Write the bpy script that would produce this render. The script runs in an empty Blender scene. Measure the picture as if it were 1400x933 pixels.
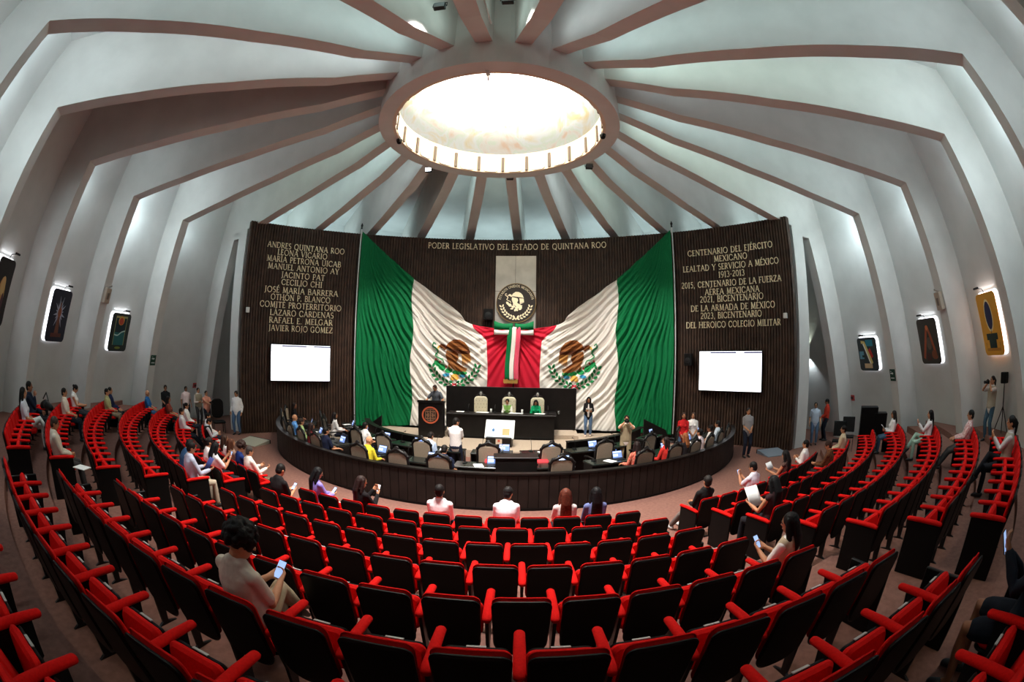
import bpy, math, random
import numpy as np
from mathutils import Vector, Matrix

random.seed(7)
D = bpy.data
SC = bpy.context.scene
COL = SC.collection
PI = math.pi
rad = math.radians

# ------------------------------------------------------------------ camera
CAM = Vector((1.448, -11.93, 3.40))
FPX = 602.77                       # focal length in pixels of the 1400 px wide frame (equisolid fisheye)
YAW, PITCH, ROLL = 0.0788, 0.0378, 0.0163
_F0 = Vector((-math.sin(YAW), math.cos(YAW), 0)); _R0 = Vector((math.cos(YAW), math.sin(YAW), 0)); _Z = Vector((0, 0, 1))
_FW = (_F0 * math.cos(PITCH) + _Z * math.sin(PITCH)); _U0 = (-_F0 * math.sin(PITCH) + _Z * math.cos(PITCH))
_RT = _R0 * math.cos(ROLL) + _U0 * math.sin(ROLL); _UP = -_R0 * math.sin(ROLL) + _U0 * math.cos(ROLL)
cam = D.cameras.new('camera'); camo = D.objects.new('camera', cam); COL.objects.link(camo)
cam.type = 'PANO'
cam.sensor_width = 36.0; cam.sensor_fit = 'AUTO'
cam.clip_start = 0.05; cam.clip_end = 200
cam.panorama_type = 'FISHEYE_EQUISOLID'
cam.fisheye_lens = FPX / 1400 * 36
cam.fisheye_fov = rad(195)
M = Matrix((_RT, _UP, -_FW)).transposed().to_4x4(); M.translation = CAM
camo.matrix_world = M
SC.camera = camo

# ------------------------------------------------------------------ exposure, world, light levels
vs = SC.view_settings
SC.display_settings.display_device = 'sRGB'
vs.view_transform = 'Standard'; vs.look = 'None'; vs.gamma = 1.0; vs.use_curve_mapping = False
vs.exposure = 0.3
SC.cycles.use_denoising = True
SC.cycles.max_bounces = 8; SC.cycles.diffuse_bounces = 5; SC.cycles.glossy_bounces = 3
SC.cycles.sample_clamp_indirect = 6.0
w = D.worlds.new('world'); SC.world = w; w.use_nodes = True
w.node_tree.nodes['Background'].inputs[0].default_value = (0.6, 0.75, 1, 1)
w.node_tree.nodes['Background'].inputs[1].default_value = 0.3
SKY_EMIT = 13.0           # daylight through the painted dome
KNEE_W = 72.0            # floodlights in the bays
STRIP_W = 37.0           # lamps near the ring
STAGE_W = 2200.0           # stage spotlights

def ray(px, py):
    dx, dy = px - 700, 466.5 - py
    r = math.hypot(dx, dy); th = 2 * math.asin(min(1, r / 2 / FPX)); ph = math.atan2(dy, dx)
    s = math.sin(th)
    return _FW * math.cos(th) + _RT * (s * math.cos(ph)) + _UP * (s * math.sin(ph))
def at_z(px, py, z):
    d = ray(px, py); return CAM + d * ((z - CAM.z) / d.z)
def project(P):
    d = (Vector(P) - CAM).normalized(); th = math.acos(max(-1, min(1, d.dot(_FW))))
    ph = math.atan2(d.dot(_UP), d.dot(_RT)); r = 2 * FPX * math.sin(th / 2)
    return 700 + r * math.cos(ph), 466.5 - r * math.sin(ph)
def at_cyl(px, py, R, cx, cy):
    d = ray(px, py); ox, oy = CAM.x - cx, CAM.y - cy
    a = d.x * d.x + d.y * d.y; b = 2 * (ox * d.x + oy * d.y); c = ox * ox + oy * oy - R * R
    t = (-b + math.sqrt(max(0, b * b - 4 * a * c))) / 2 / a
    return CAM + d * t
PCY = -5.28                          # centre of the panelled wall's arc (0, PCY)
def on_panel(px, py, R=13.1):
    P = at_cyl(px, py, R, 0, PCY); return math.degrees(math.atan2(P.x, P.y - PCY)), P.z
def AP(a, z, R=13.1):
    return Vector((R * math.sin(rad(a)), PCY + R * math.cos(rad(a)), z))

# ------------------------------------------------------------------ materials
def lin(c):
    return tuple(((x / 255) / 12.92 if x / 255 <= .04045 else ((x / 255 + .055) / 1.055) ** 2.4) for x in c)
MATS = {}
def mat(name, rgb, rough=.6, metal=0.0, noise=0.0, scale=8.0, bump=0.0, emit=None, es=0.0, spec=.5, sheen=0.0, rgb2=None):
    if name in MATS: return MATS[name]
    m = D.materials.new(name); m.use_nodes = True; nt = m.node_tree; b = nt.nodes['Principled BSDF']
    c = lin(rgb)
    b.inputs['Base Color'].default_value = (*c, 1); b.inputs['Roughness'].default_value = rough
    b.inputs['Metallic'].default_value = metal; b.inputs['Specular IOR Level'].default_value = spec
    if sheen: b.inputs['Sheen Weight'].default_value = sheen
    if noise or bump or rgb2:
        tc = nt.nodes.new('ShaderNodeTexCoord'); nz = nt.nodes.new('ShaderNodeTexNoise'); nz.inputs['Scale'].default_value = scale; nz.inputs['Detail'].default_value = 5
        nt.links.new(tc.outputs['Object'], nz.inputs['Vector'])
        if noise or rgb2:
            rp = nt.nodes.new('ShaderNodeValToRGB')
            c2 = lin(rgb2) if rgb2 else tuple(min(1, x * (1 + noise)) for x in c)
            c1 = c if rgb2 else tuple(x * (1 - noise) for x in c)
            rp.color_ramp.elements[0].color = (*c1, 1); rp.color_ramp.elements[1].color = (*c2, 1)
            rp.color_ramp.elements[0].position = .35; rp.color_ramp.elements[1].position = .65
            nt.links.new(nz.outputs['Fac'], rp.inputs[0]); nt.links.new(rp.outputs[0], b.inputs['Base Color'])
        if bump:
            bp = nt.nodes.new('ShaderNodeBump'); bp.inputs['Strength'].default_value = bump; bp.inputs['Distance'].default_value = .01
            nt.links.new(nz.outputs['Fac'], bp.inputs['Height']); nt.links.new(bp.outputs[0], b.inputs['Normal'])
    if emit:
        b.inputs['Emission Color'].default_value = (*lin(emit), 1); b.inputs['Emission Strength'].default_value = es
    MATS[name] = m; return m

WALL = mat('wall_paint', (205, 206, 204), .75, noise=.04, scale=1.2, bump=.05)
RIBM = mat('rib_paint', (205, 202, 198), .7, noise=.04, scale=1.5, bump=.05)
CARPET = mat('carpet', (124, 88, 78), .95, noise=.12, scale=14, bump=.4, spec=.1)
WOOD = mat('dark_wood', (62, 44, 34), .55, noise=.35, scale=3.0, bump=.1, spec=.3)
BLACKWOOD = mat('black_wood', (18, 14, 13), .45, noise=.3, scale=4, spec=.3)
BENCHW = mat('bench_wood', (32, 23, 20), .55, noise=.3, scale=3, spec=.25)
RED = mat('red_fabric', (203, 17, 14), .85, noise=.08, scale=60, bump=.15, spec=.1)
BLACK = mat('black_plastic', (8, 7, 7), .5, spec=.2)
BLACKM = mat('black_metal', (20, 20, 21), .45, metal=.3)
GOLD = mat('gold', (252, 236, 198), .4, metal=.1)
STEEL = mat('brushed_steel', (196, 192, 184), .35, metal=.55, noise=.1, scale=2)
WHITE = mat('white_plastic', (225, 225, 222), .5)
PAPER = mat('paper', (240, 240, 238), .8)
CREAM = mat('cream_leather', (226, 216, 190), .5)
TAN = mat('tan_fabric', (150, 132, 112), .9, noise=.06, scale=30)
STAGEC = mat('stage_carpet', (178, 160, 142), .95, noise=.08, scale=16, bump=.3, spec=.1)
GREEN = mat('flag_green', (0, 112, 62), .75, noise=.03, scale=40, spec=.25)
FWHITE = mat('flag_white', (240, 233, 225), .75, spec=.2)
FRED = mat('flag_red', (208, 26, 54), .75, noise=.03, scale=40, spec=.25)
HATCH = mat('grey_hatch', (176, 172, 156), .5, metal=.3)
LAMPM = mat('lamp_lens', (255, 255, 255), .3, emit=(240, 248, 255), es=6)

# ------------------------------------------------------------------ object helpers
def tag(o, label=None, cat=None, group=None, kind=None):
    if label: o['label'] = label
    if cat: o['category'] = cat
    if group: o['group'] = group
    if kind: o['kind'] = kind
    return o
def empty(name, loc=(0, 0, 0), rz=0, label=None, cat=None, group=None):
    o = D.objects.new(name, None); COL.objects.link(o); o.location = loc; o.rotation_euler = (0, 0, rz); o.empty_display_size = .1
    return tag(o, label, cat, group)
def sph(n, k):
    """unit sphere rings"""
    V = [(0, 0, -1)]; F = []
    for i in range(1, k):
        a = -PI / 2 + PI * i / k
        for j in range(n):
            b = 2 * PI * j / n; V.append((math.cos(a) * math.cos(b), math.cos(a) * math.sin(b), math.sin(a)))
    V.append((0, 0, 1)); T = len(V) - 1
    for j in range(n):
        F.append((0, 1 + (j + 1) % n, 1 + j)); F.append((T, T - n + j, T - n + (j + 1) % n))
    for i in range(k - 2):
        for j in range(n):
            a = 1 + i * n + j; b = 1 + i * n + (j + 1) % n; F.append((a, b, b + n, a + n))
    return V, F
class MB:
    def __init__(s): s.v = []; s.f = []; s.m = []
    def add(s, V, F, mi=0, X=None):
        k = len(s.v)
        s.v += [tuple(X @ Vector(p)) for p in V] if X is not None else [tuple(p) for p in V]
        s.f += [tuple(i + k for i in f) for f in F]; s.m += [mi] * len(F); return s
    def box(s, x0, x1, y0, y1, z0, z1, mi=0, X=None):
        V = [(x, y, z) for z in (z0, z1) for y in (y0, y1) for x in (x0, x1)]
        return s.add(V, [(0, 2, 3, 1), (4, 5, 7, 6), (0, 1, 5, 4), (2, 6, 7, 3), (0, 4, 6, 2), (1, 3, 7, 5)], mi, X)
    def rbox(s, x0, x1, y0, y1, z0, z1, r=.02, mi=0, X=None):
        """box with chamfered edges"""
        V = []; F = []
        c = [((x0, x1), (y0, y1), (z0, z1))]
        for i in (0, 1):
            for j in (0, 1):
                for k in (0, 1):
                    p = [(x0, x1)[i], (y0, y1)[j], (z0, z1)[k]]; d = [(1, -1)[i], (1, -1)[j], (1, -1)[k]]
                    for ax in range(3):
                        q = list(p)
                        for b in range(3):
                            if b != ax: q[b] += d[b] * r
                        V.append(q)
        I = lambda i, j, k, ax: (i * 4 + j * 2 + k) * 3 + ax
        for ax in range(3):            # faces: vertices lying on face ax
            for sd in (0, 1):
                o = [a for a in range(3) if a != ax]; ids = []
                for (u, t) in ((0, 0), (1, 0), (1, 1), (0, 1)):
                    n = [0, 0, 0]; n[ax] = sd; n[o[0]] = u; n[o[1]] = t; ids.append(I(*n, ax))
                F.append(tuple(ids) if (sd ^ (ax == 1)) else tuple(ids[::-1]))
        for ax in range(3):            # edges parallel to ax
            o = [a for a in range(3) if a != ax]
            for u in (0, 1):
                for t in (0, 1):
                    n0 = [0, 0, 0]; n0[o[0]] = u; n0[o[1]] = t; n1 = list(n0); n1[ax] = 1
                    q = (I(*n0, o[0]), I(*n1, o[0]), I(*n1, o[1]), I(*n0, o[1]))
                    F.append(q)
        for i in (0, 1):
            for j in (0, 1):
                for k in (0, 1): F.append((I(i, j, k, 0), I(i, j, k, 1), I(i, j, k, 2)))
        return s.add(V, F, mi, X)
    def ball(s, c, r, n=12, k=8, mi=0, X=None):
        if not hasattr(r, '__len__'): r = (r, r, r)
        V, F = sph(n, k); V = [(c[0] + r[0] * p[0], c[1] + r[1] * p[1], c[2] + r[2] * p[2]) for p in V]
        return s.add(V, F, mi, X)
    def tube(s, pts, rs, n=8, mi=0, X=None, cap=True, side=None, dome=True):
        """sweep along pts; rs: radius or (rx, ry) per point; rounded ends"""
        P = [Vector(p) for p in pts]; R = [(r, r) if not hasattr(r, '__len__') else tuple(r) for r in (rs if hasattr(rs, '__len__') else [rs] * len(P))]
        T = []
        for i in range(len(P)):
            t = (P[min(i + 1, len(P) - 1)] - P[max(i - 1, 0)]); T.append(t.normalized() if t.length > 1e-9 else Vector((0, 0, 1)))
        if dome:
            d0 = min(R[0]); d1 = min(R[-1])
            a, b = [], []
            for k in (.0, .5, .85):
                c = math.sqrt(1 - k * k)
                pass
            a = [(P[0] - T[0] * d0 * .95, (R[0][0] * .3, R[0][1] * .3), T[0]), (P[0] - T[0] * d0 * .65, (R[0][0] * .75, R[0][1] * .75), T[0])]
            b = [(P[-1] + T[-1] * d1 * .65, (R[-1][0] * .75, R[-1][1] * .75), T[-1]), (P[-1] + T[-1] * d1 * .95, (R[-1][0] * .3, R[-1][1] * .3), T[-1])]
            P = [x[0] for x in a] + P + [x[0] for x in b]; R = [x[1] for x in a] + R + [x[1] for x in b]; T = [x[2] for x in a] + T + [x[2] for x in b]
        sd = Vector(side) if side is not None else (Vector((1, 0, 0)) if abs(T[0].x) < .9 else Vector((0, 1, 0)))
        V = []; F = []
        for p, r, t in zip(P, R, T):
            sd2 = sd - t * sd.dot(t)
            if sd2.length < 1e-6: sd2 = t.orthogonal()
            sd = sd2.normalized(); up = t.cross(sd)
            for j in range(n):
                a = 2 * PI * j / n; V.append(p + sd * (r[0] * math.cos(a)) + up * (r[1] * math.sin(a)))
        L = len(P)
        for i in range(L - 1):
            for j in range(n):
                a = i * n + j; b = i * n + (j + 1) % n; F.append((a, b, b + n, a + n))
        if cap: F.append(tuple(range(n))[::-1]); F.append(tuple((L - 1) * n + j for j in range(n)))
        return s.add(V, F, mi, X)
    def lathe(s, prof, n=24, mi=0, X=None, a0=0, a1=2 * PI, closed=False):
        full = abs(a1 - a0 - 2 * PI) < 1e-6; k = n if full else n + 1
        V = []; F = []
        for (r, z) in prof:
            for j in range(k):
                a = a0 + (a1 - a0) * j / n; V.append((r * math.cos(a), r * math.sin(a), z))
        m = len(prof)
        for i in range(m if closed else m - 1):
            i2 = (i + 1) % m
            for j in range(n):
                F.append((i * k + j, i * k + (j + 1) % k, i2 * k + (j + 1) % k, i2 * k + j))
        return s.add(V, F, mi, X)
    def prism(s, out, d0, d1, axis='y', mi=0, X=None, inset=0.0):
        """outline of (u, w) points extruded along an axis: y -> (u, d, w); z -> (u, w, d); x -> (d, u, w)"""
        mk = {'y': lambda u, w, d: (u, d, w), 'z': lambda u, w, d: (u, w, d), 'x': lambda u, w, d: (d, u, w)}[axis]
        n = len(out); cu = sum(p[0] for p in out) / n; cw = sum(p[1] for p in out) / n
        rings = [(d0, 1.0), (d1, 1.0)]
        if inset:
            def sh(f): return f
            e = inset * (1 if d1 > d0 else -1)
            w_ = max(abs(p[0] - cu) for p in out); k = 1 - inset / w_
            rings = [(d0, k), (d0 + e, 1.0), (d1 - e, 1.0), (d1, k)]
        V = []; F = []
        for d, k in rings: V += [mk(cu + (u - cu) * k, cw + (w - cw) * k, d) for u, w in out]
        for i in range(len(rings) - 1):
            for j in range(n): F.append((i * n + j, i * n + (j + 1) % n, (i + 1) * n + (j + 1) % n, (i + 1) * n + j))
        F.append(tuple(range(n))[::-1]); F.append(tuple((len(rings) - 1) * n + j for j in range(n)))
        return s.add(V, F, mi, X)
    def mesh(s, name, mats, smooth=False):
        me = D.meshes.new(name); me.from_pydata(s.v, [], s.f)
        for m in (mats if isinstance(mats, (list, tuple)) else [mats]): me.materials.append(m)
        if any(s.m): me.polygons.foreach_set('material_index', s.m)
        if smooth: me.polygons.foreach_set('use_smooth', [True] * len(s.f))
        me.update(); return me
    def build(s, name, mats, parent=None, smooth=False, fix=True):
        me = s.mesh(name, mats, smooth)
        if fix: fixn(me)
        o = D.objects.new(name, me); COL.objects.link(o)
        if parent: o.parent = parent
        if smooth == 'auto': pass
        return o
import bmesh
def fixn(me):
    bm = bmesh.new(); bm.from_mesh(me); bmesh.ops.recalc_face_normals(bm, faces=bm.faces); bm.to_mesh(me); bm.free()
def rrect(w, h, r, n=4, cx=0, cz=0):
    o = []
    for (sx, sz, a0) in ((1, 1, 0), (-1, 1, 90), (-1, -1, 180), (1, -1, 270)):
        for i in range(n + 1):
            a = rad(a0 + 90 * i / n); o.append((cx + sx * (w / 2 - r) + r * math.cos(a), cz + sz * (h / 2 - r) + r * math.sin(a)))
    return o
def inst(o, parent=None):
    c = o.copy(); COL.objects.link(c); c.parent = parent; return c
def dup_tree(o, parent=None):
    c = inst(o, parent)
    for ch in [x for x in D.objects if x.parent == o]: dup_tree(ch, c)
    return c
def light(name, kind, loc, power, color=(1, 1, 1), size=.2, target=None, angle=60, blend=.5, parent=None):
    l = D.lights.new(name, kind); l.energy = power; l.color = color
    if kind == 'AREA': l.size = size
    else: l.shadow_soft_size = size
    if kind == 'SPOT': l.spot_size = rad(angle); l.spot_blend = blend
    o = D.objects.new(name, l); COL.objects.link(o); o.location = loc
    if target is not None: o.rotation_euler = (Vector(target) - Vector(loc)).to_track_quat('-Z', 'Y').to_euler()
    if parent: o.parent = parent
    return o

# ================================================================== THE ROOM
# seating tiers: rows are arcs round (0, CY); RR radius of the back tops, ZZ their height
CY = 7.4
RR = [12.9, 13.82, 14.68, 15.60, 16.60, 17.54, 18.43, 19.36]
ZZ = [.90, 1.09, 1.24, 1.42, 1.65, 1.87, 2.05, 2.23]
TREAD = [z - .90 for z in ZZ]
FRONT = [r - .80 for r in RR]
def tread_at(x, y):
    r = math.hypot(x, y - CY); z = 0
    for f, t in zip(FRONT, TREAD):
        if r > f: z = t
    return z

def build_floor():
    b = MB()
    n = 72
    b.add([(0, 0, 0)] + [(16.3 * math.cos(2 * PI * i / n), 16.3 * math.sin(2 * PI * i / n), 0) for i in range(n)], [(0, 1 + i, 1 + (i + 1) % n) for i in range(n)])
    rings = FRONT[1:] + [FRONT[-1] + .9 * k for k in range(1, 5)]
    A = [rad(a) for a in range(-62, 63)]
    P = lambda R, a: (R * math.sin(a), CY - R * math.cos(a))
    ok = lambda R, a: math.hypot(*P(R, a)) < 16.2
    for i in range(len(rings) - 1):
        t = TREAD[min(i + 1, 7)]; t0 = TREAD[min(i, 7)] if i < 7 else t
        sub = 3
        for j in range(len(A) - 1):
            a0, a1 = A[j], A[j + 1]
            if ok(rings[i], a0) and ok(rings[i], a1) and t > t0:
                b.add([(*P(rings[i], a0), t0), (*P(rings[i], a1), t0), (*P(rings[i], a1), t), (*P(rings[i], a0), t)], [(0, 1, 2, 3)])
            for k in range(sub):
                r0 = rings[i] + (rings[i + 1] - rings[i]) * k / sub; r1 = rings[i] + (rings[i + 1] - rings[i]) * (k + 1) / sub
                if all(ok(r, a) for r in (r0, r1) for a in (a0, a1)):
                    b.add([(*P(r0, a0), t), (*P(r0, a1), t), (*P(r1, a1), t), (*P(r1, a0), t)], [(0, 3, 2, 1)])
    for a in (A[0], A[-1]):
        for i in range(len(rings) - 1):
            t = TREAD[min(i + 1, 7)]
            if ok(rings[i + 1], a): b.add([(*P(rings[i], a), 0), (*P(rings[i + 1], a), 0), (*P(rings[i + 1], a), t), (*P(rings[i], a), t)], [(0, 1, 2, 3)])
    tag(b.build('floor', CARPET, fix=False), kind='structure')
build_floor()

NR = 24
RZ = lambda j: rad(90 + 15 * j)
def leg_r(z): return 14.9 - .272 * z
def wall_r(z): return 16.1 - .27 * z
def build_shell():
    b = MB()
    for j in range(NR):
        a, c = RZ(j), RZ(j + 1)
        lv = [(wall_r(0), 0), (wall_r(3.5), 3.5), (wall_r(7), 7), (13.3, 10.4)]
        for (r0, z0), (r1, z1) in zip(lv, lv[1:]):
            b.add([(r0 * math.cos(a), r0 * math.sin(a), z0), (r0 * math.cos(c), r0 * math.sin(c), z0), (r1 * math.cos(c), r1 * math.sin(c), z1), (r1 * math.cos(a), r1 * math.sin(a), z1)], [(0, 3, 2, 1)])
    tag(b.build('wall_rotunda', WALL, fix=False), kind='structure')
    b = MB()
    for j in range(NR):
        a, c = RZ(j), RZ(j + 1)
        r0, z0, r1, z1 = 13.3, 10.4, 3.6, 12.9
        b.add([(r0 * math.cos(a), r0 * math.sin(a), z0), (r0 * math.cos(c), r0 * math.sin(c), z0), (r1 * math.cos(c), r1 * math.sin(c), z1), (r1 * math.cos(a), r1 * math.sin(a), z1)], [(0, 3, 2, 1)])
    tag(b.build('ceiling', WALL, fix=False), kind='structure')
    base = MB()
    out = [(15.3, 0), (14.9, 0), (12.6, 8.46), (10.4, 8.86), (7.97, 9.4), (5.4, 10.12), (3.55, 10.95), (3.55, 12.95), (13.32, 10.42), (16.12, 0)]
    base.prism(out, -.21, .21, 'y')
    o0 = base.build('trim_1', RIBM)
    for j in range(NR):
        o = o0 if j == 0 else inst(o0)
        o.name = 'trim_%d' % (j + 1); o.rotation_euler = (0, 0, RZ(j)); tag(o, kind='structure')
    # ring beam round the skylight
    b = MB(); b.lathe([(3.24, 10.2), (3.66, 10.2), (3.66, 13.0), (3.24, 13.0)], 72, closed=True)
    tag(b.build('ceiling_ring', RIBM, smooth=False), kind='structure')
    # tall doorways beside the panelled wall: column + lintel under the ribs at 15 and 165 degrees
    for j, nm in ((-5, 'trim_25'), (5, 'trim_26')):
        b = MB(); b.box(11.45, 12.1, -.3, .3, 0, 8.62); b.box(12.1, 12.62, -.21, .21, 8.3, 8.62)
        o = b.build(nm, RIBM); o.rotation_euler = (0, 0, RZ(j)); tag(o, kind='structure')
build_shell()

# painted dome of the skylight: daylight comes through it
def build_dome():
    m = D.materials.new('painted_skylight_glass'); m.use_nodes = True; nt = m.node_tree; nt.nodes.clear()
    N = lambda t, **k: nt.nodes.new(t)
    L = nt.links.new
    out = N('ShaderNodeOutputMaterial'); em = N('ShaderNodeEmission'); L(em.outputs[0], out.inputs[0])
    tc = N('ShaderNodeTexCoord'); mp = N('ShaderNodeMapping'); mp.inputs['Scale'].default_value = (1.1, 1.1, 1.0); L(tc.outputs['Object'], mp.inputs[0])
    vo = N('ShaderNodeTexVoronoi'); vo.inputs['Scale'].default_value = 1.3; L(mp.outputs[0], vo.inputs['Vector'])
    nz = N('ShaderNodeTexNoise'); nz.inputs['Scale'].default_value = .95; nz.inputs['Detail'].default_value = 5; nz.inputs['Distortion'].default_value = .7; L(mp.outputs[0], nz.inputs['Vector'])
    rp = N('ShaderNodeValToRGB'); cr = rp.color_ramp
    stops = [(.0, (1, .70, .34)), (.36, (1, .78, .42)), (.42, (1, .86, .6)), (.49, (1, .97, .86)), (.56, (.90, .93, .70)), (.59, (1, .92, .76)), (.7, (1, .70, .48)), (1, (.82, .82, .95))]
    cr.elements[0].position = stops[0][0]; cr.elements[0].color = (*stops[0][1], 1); cr.elements[1].position = 1; cr.elements[1].color = (*stops[-1][1], 1)
    for p, c in stops[1:-1]:
        e = cr.elements.new(p); e.color = (*c, 1)
    L(nz.outputs['Fac'], rp.inputs[0])
    sx = N('ShaderNodeSeparateXYZ'); L(tc.outputs['Object'], sx.inputs[0])
    mr = N('ShaderNodeMapRange'); mr.inputs['From Min'].default_value = 11.2; mr.inputs['From Max'].default_value = 14.4; mr.inputs['To Min'].default_value = 0; mr.inputs['To Max'].default_value = 1
    L(sx.outputs['Z'], mr.inputs['Value'])
    L(rp.outputs[0], em.inputs['Color']); pw = N('ShaderNodeMath'); pw.operation = 'POWER'; pw.inputs[1].default_value = 2.6; L(mr.outputs[0], pw.inputs[0])
    ml = N('ShaderNodeMath'); ml.operation = 'MULTIPLY_ADD'; ml.inputs[1].default_value = SKY_EMIT * 1.5; ml.inputs[2].default_value = .62; L(pw.outputs[0], ml.inputs[0]); L(ml.outputs[0], em.inputs['Strength'])
    b = MB()
    prof = [(3.2, 10.95)] + [(3.2 * math.cos(t), 11.4 + 3.2 * math.sin(t)) for t in [i * PI / 2 / 12 for i in range(0, 12)]] + [(.01, 14.6)]
    b.lathe(prof, 64)
    o = b.build('window_1', m, smooth=True); tag(o, 'round painted skylight dome glowing white over the hall', kind='structure')
    # slotted drum below the glass
    b = MB(); b.lathe([(3.24, 10.2), (3.24, 10.98), (3.15, 10.98), (3.15, 10.2)], 72, closed=True)
    drum = tag(b.build('trim_27', mat('drum_paint', (216, 194, 172), .8)), kind='structure')
    dm = mat('mural_ochre', (226, 196, 150), .8, rgb2=(206, 216, 186), scale=2.5)
    dk = mat('slot_dark', (96, 84, 76), .8)
    k = 0
    for i in range(22):
        a = 2 * PI * i / 22 + .06
        b = MB(); out = rrect(.52, .58, .12)
        b.prism(out, -.02, .02, 'y', X=Matrix.Rotation(a - PI / 2, 4, 'Z') @ Matrix.Translation((0, 3.13, 10.52)))
        b.build('drum_panel', mat('drum_panel_paint', (255, 252, 246), .7), drum)
        b = MB(); b.box(-.05, .05, -.025, .02, -.3, .28, X=Matrix.Rotation(a + PI / 22 - PI / 2, 4, 'Z') @ Matrix.Translation((0, 3.13, 10.55)))
        b.build('drum_slot', dk, drum)
build_dome()

# ------------------------------------------------------------------ lamps on the ribs
KNEE = {7: 1.0, 8: .45, 6: .35, 10: 1.0, 15: 1.1, 16: .25, 17: .7, 18: 1.0, 11: .6, 14: .6}      # rib index -> relative power
STRIP = {0: .6, 1: .15, 2: .9, 4: .7, 5: 1.0, 6: .55, 7: .2, 8: .08, 10: 1.1, 11: 1.0, 12: .8, 13: .8, 14: 1.0, 15: 1.2, 16: .35, 17: 1.0, 18: 1.1, 19: .55, 20: .6, 21: .9, 22: .9, 23: .8}
def flood(name, label, loc, rz, power, col, target, group, angle=150, size=.12, lens=None):
    t = empty(name, loc, rz, label, 'floodlight', group)
    b = MB(); b.rbox(-.13, .13, -.06, .06, -.09, .09, .015); b.build('housing', BLACKM, t)
    b = MB(); b.box(-.11, .11, -.075, -.061, -.07, .07); b.build('lens', lens or LAMPM, t)
    b = MB(); b.tube([(-.15, 0, 0), (-.15, .02, .14), (.15, .02, .14), (.15, 0, 0)], .012, 6); b.build('bracket', BLACKM, t)
    d = (Vector(target) - Vector(loc)).normalized()
    light(name + '_light', 'SPOT', Vector(loc) + d * .12, power, col, size, target, angle, .9)
    return t
RIBSIDE = {'left': 'left-hand', 'right': 'right-hand'}
def ordn(n):
    W = 'first second third fourth fifth sixth seventh eighth ninth tenth eleventh twelfth thirteenth fourteenth fifteenth sixteenth seventeenth eighteenth nineteenth twentieth'.split()
    return W[n - 1]
for j, k in KNEE.items():
    a = RZ(j); left = j <= 11
    sgn = -1 if left else 1            # towards the stage side of the rib
    tx, ty = -math.sin(a), math.cos(a)
    r, z = 12.75, 8.75
    loc = (r * math.cos(a) + sgn * tx * .36, r * math.sin(a) + sgn * ty * .36, z)
    r2 = 13.9; tg = (r2 * math.cos(a) + sgn * tx * 1.6, r2 * math.sin(a) + sgn * ty * 1.6, 5.2)
    n = (j - 5) if left else (24 - j - 5)
    lab = 'black floodlight at the bend of the %s rib from the stage wall, %s side' % (ordn(n), 'left' if left else 'right')
    flood('floodlight', lab, loc, a + PI / 2, 260 * k, (.78, .95, 1), tg, 'floodlights in the rib bays', 160)
    lo = (12.5 * math.cos(a) + sgn * tx * .6, 12.5 * math.sin(a) + sgn * ty * .6, 9.0)
    light('bay_lamp', 'POINT', lo, KNEE_W * k, (.74, .93, 1), .12)
# LED strips along the stage-facing side of the ribs light the bays
for j, k in list(STRIP.items()) + [(12.0, .8)]:
    a = RZ(j); left = 0 < j <= 11
    sgn = -1 if left or isinstance(j, float) else 1
    sd_ = 'left' if (left or isinstance(j, float)) else 'right'; j = int(j)
    t = Vector((-math.sin(a), math.cos(a), 0)) * sgn; ra = Vector((math.cos(a), math.sin(a), 0))
    p0 = ra * 4.3 + t * .25 + Vector((0, 0, 10.95)); p1 = ra * 12.0 + t * .25 + Vector((0, 0, 8.82))
    if j in (1, 2, 3, 4, 20, 21, 22, 23, 0): p1 = ra * 9.2 + t * .25 + Vector((0, 0, 9.5))
    mid = (p0 + p1) / 2; dr = (p1 - p0); Ls = dr.length; dr.normalize()
    o = empty('led_strip', mid, 0, 'slim LED strip on the %s rib from the stage middle, %s side' % (ordn(j + 1 if left or j == 0 or sd_ == 'left' else 25 - j), sd_), 'lamp', 'LED strips along the ribs')
    bb = MB(); bb.tube([p0 - mid, p1 - mid], .022, 6); bb.build('profile', WHITE, o)
    nd = (t * .8 + Vector((0, 0, .6))).normalized(); nd = (nd - dr * nd.dot(dr)).normalized()
    l = light('strip_light', 'AREA', mid + nd * .04, STRIP_W * k * Ls / 8, [(.72, 1, .93), (.76, .94, .97), (.68, .96, .97)][j % 3], .1)
    l.data.shape = 'RECTANGLE'; l.data.size = Ls; l.data.size_y = .06
    X = Matrix((dr, (-nd).cross(dr), -nd)).transposed(); l.rotation_euler = X.to_euler()
# unseen lights added behind the wood wall brighten the bays above it
for j in range(-5, 5):
    am = RZ(j) + rad(7.5)
    light('bay_fill', 'SPOT', (11.6 * math.cos(am), 11.6 * math.sin(am), 8.2), 150, (.72, .96, 1), .3, (13.0 * math.cos(am), 13.0 * math.sin(am), 10.6), 150, .9)
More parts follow.
